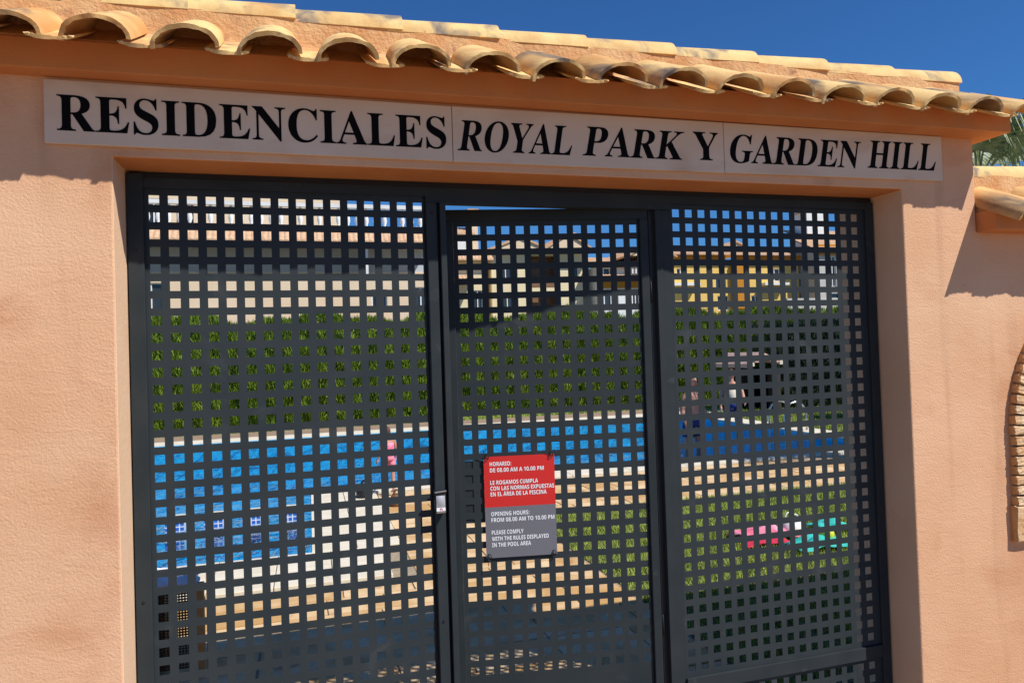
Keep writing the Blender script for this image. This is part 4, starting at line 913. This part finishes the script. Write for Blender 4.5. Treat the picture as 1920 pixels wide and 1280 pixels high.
# ------------------------------------------------------------------ people
def person(label, loc, s, pose, shorts, top=None, hair=M['hair'], yaw=0.0):
    t = thing('person', label, 'person', loc, rotz=yaw)
    J = pose
    names = list(J); vs = [Vector(J[n][0]) * s for n in names]; rad = [J[n][1] * s for n in names]
    idx = {n: i for i, n in enumerate(names)}
    edges = [(idx[J[n][2]], idx[n]) for n in names if J[n][2]]
    me = bpy.data.meshes.new('body'); me.from_pydata(vs, edges, []); me.materials.append(M['skin'])
    o = bpy.data.objects.new('body', me); col.objects.link(o)
    sk = o.modifiers.new('skin', 'SKIN'); sk.use_smooth_shade = True
    for v, r in zip(me.skin_vertices[0].data, rad): v.radius = (r, r)
    me.skin_vertices[0].data[0].use_root = True
    sb = o.modifiers.new('sub', 'SUBSURF'); sb.levels = sb.render_levels = 1
    dg = bpy.context.evaluated_depsgraph_get()
    m2 = bpy.data.meshes.new_from_object(o.evaluated_get(dg)); bpy.data.objects.remove(o)
    bm = B(); bm.from_mesh(m2)
    # hands: palm and five fingers; head with nose, ears
    for side in ('l', 'r'):
        w = Vector(J['wrist_' + side][0]) * s; e = Vector(J['elbow_' + side][0]) * s
        d = (w - e).normalized(); q = Vector((0, 1, 0)) if abs(d.y) < .8 else Vector((0, 0, 1)); q = (q - d * q.dot(d)).normalized(); c_ = d.cross(q)
        for k, (o_, L_) in enumerate(((-.028, .062), (-.010, .072), (.010, .068), (.028, .054))):
            a = w + d * .07 * s + q * o_ * s
            tube(bm, [a - d * .03 * s, a + d * L_ * .5 * s, a + d * L_ * s + c_ * .015 * s], [.009 * s, .0085 * s, .006 * s], 6)
        a = w + d * .02 * s - q * .03 * s
        tube(bm, [a, a - q * .025 * s + d * .03 * s, a - q * .03 * s + d * .055 * s], [.011 * s, .009 * s, .007 * s], 6)
        tube(bm, [w - d * .01 * s, w + d * .04 * s, w + d * .085 * s], [.024 * s, .034 * s, .030 * s], 8)
    h = Vector(J['head'][0]) * s
    tmp = B(); bmesh.ops.create_icosphere(tmp, subdivisions=3, radius=1)
    hb = bpy.data.meshes.new('h'); 
    for v in tmp.verts:
        x, y, z = v.co; v.co = h + Vector((x * .075, y * .095, z * .115 - .01 + (.015 if z < -.5 else 0))) * s
    tmp.to_mesh(hb); tmp.free(); bm.from_mesh(hb)
    tube(bm, [h + Vector((0, -.088, .015)) * s, h + Vector((0, -.112, -.02)) * s, h + Vector((0, -.09, -.03)) * s], [.008 * s, .014 * s, .01 * s], 6)
    for sx in (-1, 1): tube(bm, [h + Vector((sx * .074, .0, .02)) * s, h + Vector((sx * .084, .012, -.03)) * s], [.018 * s, .012 * s], 6)
    me = bpy.data.meshes.new('body'); bm.to_mesh(me); bm.free(); me.materials.append(M['skin'])
    for p_ in me.polygons: p_.use_smooth = True
    body = bpy.data.objects.new('body', me); col.objects.link(body); body.parent = t
    def sub(name, bm2, m):
        me2 = bpy.data.meshes.new(name); bm2.to_mesh(me2); bm2.free(); me2.materials.append(m)
        for p_ in me2.polygons: p_.use_smooth = True
        q_ = bpy.data.objects.new(name, me2); col.objects.link(q_); q_.parent = t
    for sx in (-1, 1):
        b2 = B(); bmesh.ops.create_icosphere(b2, subdivisions=1, radius=.011 * s)
        for v in b2.verts: v.co += h + Vector((sx * .028, -.088, .012)) * s
        sub('eye', b2, M['black'])
    b2 = B(); tube(b2, [h + Vector((-.022, -.089, -.055)) * s, h + Vector((0, -.094, -.058)) * s, h + Vector((.022, -.089, -.055)) * s], .005 * s, 5); sub('mouth', b2, M['crimson'])
    b2 = B(); bmesh.ops.create_icosphere(b2, subdivisions=3, radius=1)
    dele = [v for v in b2.verts if v.co.z < -.15 - (.5 if v.co.y > .1 else 0) or (v.co.y < -.55 and v.co.z < .45)]
    bmesh.ops.delete(b2, geom=dele, context='VERTS')
    for v in b2.verts: v.co = h + Vector((v.co.x * .084, v.co.y * .103 + .005, v.co.z * .122)) * s
    sub('hair', b2, hair)
    def garment(parts, m, name):
        b3 = B()
        for chain, rr in parts: tube(b3, [Vector(c) * s for c in chain], [r * s for r in rr], 12)
        sub(name, b3, m)
    pel = Vector(J['pelvis'][0]); kl, kr = Vector(J['knee_l'][0]), Vector(J['knee_r'][0]); hl, hr = Vector(J['hip_l'][0]), Vector(J['hip_r'][0])
    garment([([pel + Vector((0, 0, .10)), pel, pel - Vector((0, 0, .06))], [.145, .165, .15]),
             ([hl + Vector((0, 0, .03)), hl.lerp(kl, .45)], [.105, .105]), ([hr + Vector((0, 0, .03)), hr.lerp(kr, .45)], [.105, .105])], shorts, 'swim_shorts')
    if top:
        ch = Vector(J['chest'][0])
        garment([([pel + Vector((0, 0, .08)), pel.lerp(ch, .5), ch + Vector((0, 0, .06))], [.15, .145, .165])], top, 'swim_top')
    return t
def stand(arm=0.0, stride=.05):
    return {
        'pelvis': ((0, 0, .93), .125, None), 'belly': ((0, 0, 1.06), .12, 'pelvis'), 'chest': ((0, 0.01, 1.27), .14, 'belly'), 'neckb': ((0, .01, 1.45), .06, 'chest'), 'neck': ((0, 0, 1.52), .052, 'neckb'), 'head': ((0, -.01, 1.63), .06, 'neck'),
        'hip_l': ((.095, 0, .88), .09, 'pelvis'), 'knee_l': ((.10, -stride, .48), .056, 'hip_l'), 'calf_l': ((.10, -stride * .6, .33), .055, 'knee_l'), 'ankle_l': ((.10, .02, .08), .036, 'calf_l'), 'toe_l': ((.11, -.14, .03), .032, 'ankle_l'),
        'hip_r': ((-.095, 0, .88), .09, 'pelvis'), 'knee_r': ((-.10, stride, .48), .056, 'hip_r'), 'calf_r': ((-.10, stride, .33), .055, 'knee_r'), 'ankle_r': ((-.10, .08, .08), .036, 'calf_r'), 'toe_r': ((-.11, -.08, .03), .032, 'ankle_r'),
        'sh_l': ((.17, .01, 1.41), .06, 'chest'), 'elbow_l': ((.24, .02 - arm * .2, 1.13), .042, 'sh_l'), 'wrist_l': ((.25, -.10 - arm * .3, .90 + arm * .25), .028, 'elbow_l'),
        'sh_r': ((-.17, .01, 1.41), .06, 'chest'), 'elbow_r': ((-.24, .02, 1.13), .042, 'sh_r'), 'wrist_r': ((-.25, -.08, .90), .028, 'elbow_r')}
person('small child in pink swimwear standing on the white pool edge', (.93, 6.35, GZ + .03), .48, stand(), M['pink'], M['pink'], yaw=R(200))
person('bare chested swimmer standing in the pool near its right side', (6.15, 7.9, GZ - .42), .98, stand(.3), M['navy'], yaw=R(20))
person('swimmer in blue shorts with a pale towel top farther across the pool', (8.55, 10.4, GZ - .35), .93, stand(.5), M['navy'], M['coping'], yaw=R(-30))

# ------------------------------------------------------------------ palm behind the garden wall
def palm():
    C0 = Vector((9.1, 5.0, 3.75))
    t = thing('palm_tree', 'fan palm with drooping fronds behind the garden wall', 'palm', (C0.x, C0.y, GZ))
    bm = B(); tube(bm, [(C0.x + .05, C0.y, GZ), (C0.x, C0.y, 1.8), (C0.x, C0.y, 3.7)], [.26, .2, .19], 12); obj('trunk', bm, M['bark'], t, smooth=True)
    rnd = random.Random(8)
    for i in range(32):
        az = i * 2.399 + rnd.uniform(-.2, .2); el = R(rnd.choice((75, 55, 35, 15, 0, -20)) + rnd.uniform(-8, 8))
        d = Vector((math.cos(az) * math.cos(el), math.sin(az) * math.cos(el), math.sin(el)))
        L_ = rnd.uniform(.55, .85); bm = B()
        mid = C0 + d * L_ * .6 + Vector((0, 0, .04)); hub = C0 + d * L_ - Vector((0, 0, .05))
        tube(bm, [C0, mid, hub], [.016, .012, .008], 5)
        side = d.cross(Vector((0, 0, 1))).normalized(); up = side.cross(d).normalized()
        ns = 34
        for k in range(ns):
            a = R(-125 + 250 * k / (ns - 1) + rnd.uniform(-3, 3)); ll = rnd.uniform(.55, .72) * (1 - .25 * abs(a) / R(125))
            dd = (d * math.cos(a) + side * math.sin(a)).normalized()
            p0 = hub; p1 = hub + dd * ll * .55 + up * .02; p2 = p1 + (dd * .75 + Vector((0, 0, -.45))).normalized() * ll * .3
            p3 = p2 + (dd * .35 + Vector((0, 0, -1))).normalized() * ll * rnd.uniform(.2, .4)
            wv = dd.cross(up).normalized()
            prev = None
            for p_, w_ in ((p0, .006), (p1, .017), (p2, .009), (p3, .002)):
                cur = (bm.verts.new(p_ - wv * w_), bm.verts.new(p_ + wv * w_))
                if prev: bm.faces.new((prev[0], prev[1], cur[1], cur[0]))
                prev = cur
        obj('frond', bm, M['palm'], t)
palm()

# ------------------------------------------------------------------ houses beyond the hedge
def win(parent, x0, x1, z0, z1, y, frame=M['white'], bars=2, pane=M['glass'], fw=.06):
    bm = B()
    box(bm, x0, x1, y - .03, y + .05, z1 - fw, z1); box(bm, x0, x1, y - .03, y + .05, z0, z0 + fw)
    box(bm, x0, x0 + fw, y - .03, y + .05, z0 + fw, z1 - fw); box(bm, x1 - fw, x1, y - .03, y + .05, z0 + fw, z1 - fw)
    for k in range(1, bars):
        xm = x0 + (x1 - x0) * k / bars; box(bm, xm - .03, xm + .03, y - .028, y + .05, z0 + fw, z1 - fw)
    w = obj('window', bm, frame, parent)
    bm = B(); box(bm, x0 + fw, x1 - fw, y + .055, y + .07, z0 + fw, z1 - fw); obj('pane', bm, pane, w)

def shell(parent, x0, x1, y, depth, z0, z1, m, openings):
    xs_ = sorted({x0, x1} | {a for o in openings for a in o[:2]}); zs_ = sorted({z0, z1} | {a for o in openings for a in o[2:4]})
    def hole(i, j):
        xm = (xs_[i] + xs_[i + 1]) / 2; zm = (zs_[j] + zs_[j + 1]) / 2
        return any(o[0] < xm < o[1] and o[2] < zm < o[3] for o in openings)
    bm = B(); plate(bm, xs_, zs_, hole, y, y + .25)
    box(bm, x0, x0 + .25, y + .251, y + depth, z0, z1); box(bm, x1 - .25, x1, y + .251, y + depth, z0, z1); box(bm, x0 + .251, x1 - .251, y + depth - .25, y + depth, z0, z1)
    box(bm, x0 + .251, x1 - .251, y + .251, y + depth - .251, z1 - .2, z1)
    obj('wall', bm, m, parent)

def corrug(parent, x0, x1, y0, y1, z0, z1, amp=.05, pitch=.24, m=None, name='roof'):
    """sloping tiled roof: tile rows run up the slope"""
    n = max(4, int((x1 - x0) / pitch) * 6); bm = B(); a = []; b = []; c = []; d = []
    for i in range(n + 1):
        x = x0 + (x1 - x0) * i / n; dz = amp * abs(math.sin(math.pi * x / pitch))
        a.append(bm.verts.new((x, y0, z0 + dz))); b.append(bm.verts.new((x, y1, z1 + dz)))
        c.append(bm.verts.new((x, y0, z0 - .06))); d.append(bm.verts.new((x, y1, z1 - .06)))
    for i in range(n):
        bm.faces.new((a[i], a[i + 1], b[i + 1], b[i])); bm.faces.new((c[i + 1], c[i], d[i], d[i + 1])); bm.faces.new((a[i + 1], a[i], c[i], c[i + 1]))
        bm.faces.new((b[i], b[i + 1], d[i + 1], d[i]))
    return obj(name, bm, m or M['farroof'], parent)

def gable(parent, x0, x1, y0, y1, ze, zr, m=None, wall=None):
    """gable facing the gate: triangle wall and two sloping roof sheets with tile rows"""
    xm = (x0 + x1) / 2
    if wall:
        bm = B(); prism(bm, [(x0 + .25, ze), (x1 - .25, ze), (xm, zr - .16)], 'y', y0 + .12, y0 + .3); obj('gable_wall', bm, wall, parent)
    bm = B()
    for s in (-1, 1):
        xe = xm + s * (x1 - x0) / 2
        n = max(3, int((y1 - y0) / .5)); 
        prism(bm, [(xm, zr), (xe, ze), (xe, ze - .12), (xm, zr - .14)], 'y', y0, y1)
        k = y0 + .12
        while k < y1 - .2:
            prism(bm, [(xm, zr + .05), (xe, ze + .05), (xe, ze + .001), (xm, zr + .001)], 'y', k, k + .12); k += .3
    return obj('roof', bm, m or M['farroof'], parent)

def chimney(parent, x0, x1, y, z0, z1, m):
    bm = B(); box(bm, x0, x1, y, y + (x1 - x0), z0, z1); c = obj('chimney', bm, m, parent)
    bm = B(); box(bm, x0 - .08, x1 + .08, y - .08, y + (x1 - x0) + .08, z1 + .001, z1 + .12); obj('chimney_cap', bm, M['farroof'], c)

def house_terrace():
    t = thing('villa', 'beige villa with white balustrade terrace beyond the hedge at left', 'house', (-1, 34, GZ))
    y = 32
    shell(t, -9, 6.0, y, 2.6, GZ, 5.42, M['beige'], [(-7.2, -6.15, 3.7, 5.25), (3.0, 3.75, 3.9, 4.9), (5.0, 5.8, 4.0, 5.0)])
    win(t, -7.2, -6.15, 3.7, 5.25, y + .1); win(t, 3.0, 3.75, 3.9, 4.9, y + .1, bars=3); win(t, 5.0, 5.8, 4.0, 5.0, y + .1)
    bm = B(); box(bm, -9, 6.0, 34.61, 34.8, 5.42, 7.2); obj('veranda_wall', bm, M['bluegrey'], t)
    bm = B(); box(bm, -9, 6.0, 34.5, 34.6, 5.42, 6.05); obj('veranda_skirting', bm, M['beige'], t)
    bm = B(); box(bm, -9, 6.2, 31.9, 36, 7.2, 7.4); obj('ceiling', bm, M['greywall'], t)
    for x in (-8.9, 2.6, 5.7):
        bm = B(); box(bm, x, x + .3, 32.05, 32.35, 5.42, 7.2); obj('column', bm, M['white'], t)
    corrug(t, -9, 6.2, 31.5, 32.1, 7.15, 7.72, m=M['farroof'])
    bm = B(); box(bm, -9, 6.0, 32.12, 32.5, 7.401, 7.88); obj('terrace_edge', bm, M['white'], t)
    bm = B(); box(bm, -9, 6.0, 32.15, 32.45, 8.86, 9.04); obj('handrail', bm, M['white'], t)
    prof = [(.07, 0), (.07, .08), (.05, .14), (.12, .36), (.10, .52), (.045, .78), (.07, .9), (.07, .975)]
    bm = B(); lathe(bm, prof, 0, 0, 0, 10); me = as_mesh('baluster', bm, M['white'])
    x = -6.8
    while x < 6.0: inst('baluster', me, (x, 32.3, 7.881), t); x += .44
    shell(t, -9, 2.2, 36.01, 7, 7.41, 11.6, M['beige'], [(-7.6, -6.5, 7.8, 9.9), (-6.2, -5.4, 7.8, 9.7)])
    win(t, -7.6, -6.5, 7.8, 9.9, 36.1, bars=3); win(t, -6.2, -5.4, 7.8, 9.7, 36.1, frame=M['wood'])
    corrug(t, -9.3, 2.5, 35.6, 39.6, 11.5, 12.9, m=M['farroof'])
house_terrace()

def house_pale():
    t = thing('villa', 'narrow cream villa with chimney seen behind the top of the gate door', 'house', (9.7, 46, GZ))
    shell(t, 6.6, 12.0, 44.5, 7, GZ, 8.3, M['cream'], [(8.9, 9.6, 6.6, 7.7), (10.9, 11.6, 4.7, 6.0), (7.4, 8.2, 4.6, 6.0), (9.2, 10.0, 4.6, 6.0)])
    win(t, 8.9, 9.6, 6.6, 7.7, 44.6); win(t, 10.9, 11.6, 4.7, 6.0, 44.6); win(t, 7.4, 8.2, 4.6, 6.0, 44.6); win(t, 9.2, 10.0, 4.6, 6.0, 44.6, bars=3)
    corrug(t, 6.3, 12.3, 43.9, 45.2, 8.05, 8.85)
    bm = B(); box(bm, 6.6, 11.2, 46, 51, 8.31, 10.1); obj('upper_wall', bm, M['white'], t)
    corrug(t, 6.3, 11.5, 45.7, 48.5, 10.1, 11.0)
    corrug(t, 8.6, 11.0, 43.4, 44.4, 6.5, 7.0)
    chimney(t, 11.35, 12.0, 47, 8.31, 12.0, M['beige'])
house_pale()

def house_gable():
    t = thing('villa', 'cream gabled villa with a dark wooden balcony recess behind the door', 'house', (15.6, 48, GZ))
    shell(t, 12.4, 19.4, 45, 7, GZ, 8.75, M['cream'], [(13.0, 14.3, 6.7, 7.9), (13.1, 14.3, 4.6, 5.7), (15.1, 17.3, 6.2, 8.5), (15.1, 17.3, 4.0, 5.9), (18.2, 18.9, 6.6, 7.8)])
    win(t, 13.0, 14.3, 6.7, 7.9, 45.1, bars=3); win(t, 13.1, 14.3, 4.6, 5.7, 45.1, bars=3); win(t, 18.2, 18.9, 6.6, 7.8, 45.1)
    bm = B(); box(bm, 14.9, 17.5, 46.2, 46.3, 4.0, 8.5); obj('balcony_back', bm, M['wood'], t)
    bm = B(); box(bm, 15.1, 17.3, 45.02, 45.1, 6.2, 6.95); obj('balcony_rail', bm, M['wood'], t)
    gable(t, 11.9, 16.9, 44.3, 52, 8.75, 9.75, wall=M['beige'])
    gable(t, 15.9, 19.9, 44.0, 52, 8.8, 10.0, wall=M['beige'])
    chimney(t, 19.0, 19.5, 47, 8.8, 10.4, M['cream'])
house_gable()

def house_middle():
    t = thing('villa', 'pale villa with orange band and white rail right of the gabled one', 'house', (22, 46, GZ))
    shell(t, 19.9, 25.4, 44, 7, GZ, 7.6, M['white'], [(20.4, 21.4, 6.9, 7.5), (20.4, 21.5, 4.7, 5.9), (22.6, 23.4, 4.6, 5.9), (24.1, 24.9, 4.6, 5.9)])
    win(t, 20.4, 21.4, 6.9, 7.5, 44.1); win(t, 20.4, 21.5, 4.7, 5.9, 44.1); win(t, 22.6, 23.4, 4.6, 5.9, 44.1, bars=3); win(t, 24.1, 24.9, 4.6, 5.9, 44.1, bars=3)
    bm = B(); box(bm, 19.9, 25.4, 43.85, 43.99, 6.05, 6.75); obj('band', bm, M['orange'], t)
    corrug(t, 19.8, 25.6, 43.4, 43.84, 6.74, 6.98)
    corrug(t, 19.6, 25.7, 43.5, 47.5, 7.6, 8.7)
    gable(t, 21.9, 25.9, 43.2, 50, 8.3, 9.3, wall=M['beige'])
    k = 22.2
    while k < 25.2:
        bm = B(); box(bm, k, k + .1, 43.6, 43.7, 7.05, 7.55); obj('baluster', bm, M['white'], t); k += .26
    bm = B(); box(bm, 22.1, 25.4, 43.58, 43.72, 7.551, 7.65); obj('handrail', bm, M['white'], t)
house_middle()

def house_yellow():
    t = thing('villa', 'yellow villa with burnt orange eaves band behind the right gate panel', 'house', (31.5, 48, GZ))
    shell(t, 26, 37.6, 45, 7, GZ, 8.15, M['yellow'], [(26.8, 27.5, 6.8, 7.6), (30.1, 31.0, 5.9, 7.0), (30.2, 31.2, 4.4, 5.5), (34.9, 35.9, 6.6, 7.6), (33.2, 34.0, 4.5, 5.5)])
    for a in ((26.8, 27.5, 6.8, 7.6), (30.1, 31.0, 5.9, 7.0), (30.2, 31.2, 4.4, 5.5), (34.9, 35.9, 6.6, 7.6), (33.2, 34.0, 4.5, 5.5)): win(t, *a, 45.1)
    bm = B(); box(bm, 25.9, 30.9, 44.8, 44.99, 7.95, 8.62); box(bm, 31.9, 37.7, 44.8, 44.99, 7.95, 8.62); obj('band', bm, M['orange'], t)
    corrug(t, 25.7, 37.8, 44.4, 45.6, 8.63, 8.95)
    bm = B(); box(bm, 31.4, 32.7, 44.7, 44.98, 4.5, 7.94); obj('pilaster', bm, M['orange'], t)
    for x0 in (26.2, 34.0):
        bm = B(); box(bm, x0, x0 + 2.2, 44.3, 44.99, 6.25, 6.45); obj('balcony_slab', bm, M['white'], t)
    gable(t, 31.2, 34.4, 46.0, 52, 9.2, 9.95, wall=M['beige'])
house_yellow()

def house_grey():
    t = thing('villa', 'light grey villa with tall dark windows behind the upper right holes', 'house', (40.5, 46, GZ))
    shell(t, 37.9, 43.5, 43.5, 7, GZ, 8.9, M['greywall'], [(39.0, 39.9, 6.0, 8.4), (40.3, 41.3, 6.0, 8.4), (39.2, 41.0, 4.6, 5.5)])
    win(t, 39.0, 39.9, 6.0, 8.4, 43.6, bars=3); win(t, 40.3, 41.3, 6.0, 8.4, 43.6, bars=2, frame=M['black']); win(t, 39.2, 41.0, 4.6, 5.5, 43.6)
    bm = B(); box(bm, 37.9, 41, 43.3, 43.49, 8.5, 9.3); obj('band', bm, M['orange'], t)
    corrug(t, 37.4, 43.8, 43.0, 46, 8.95, 10.3)
    corrug(t, 38.6, 43.8, 46.0, 48, 10.3, 11.2)
    chimney(t, 39.4, 41.2, 46, 9.0, 12.4, M['white'])
house_grey()

bm = B(); box(bm, 31.5, 44, 38.5, 38.8, GZ, 4.75)
tag(obj('boundary_wall', bm, M['greywall']), 'plain grey boundary wall in front of the yellow villa', 'wall')
bm = B(); box(bm, -8, 31, 30.0, 30.25, GZ, 3.2)
tag(obj('boundary_wall', bm, M['cream']), 'long cream boundary wall just behind the tall hedge', 'wall')
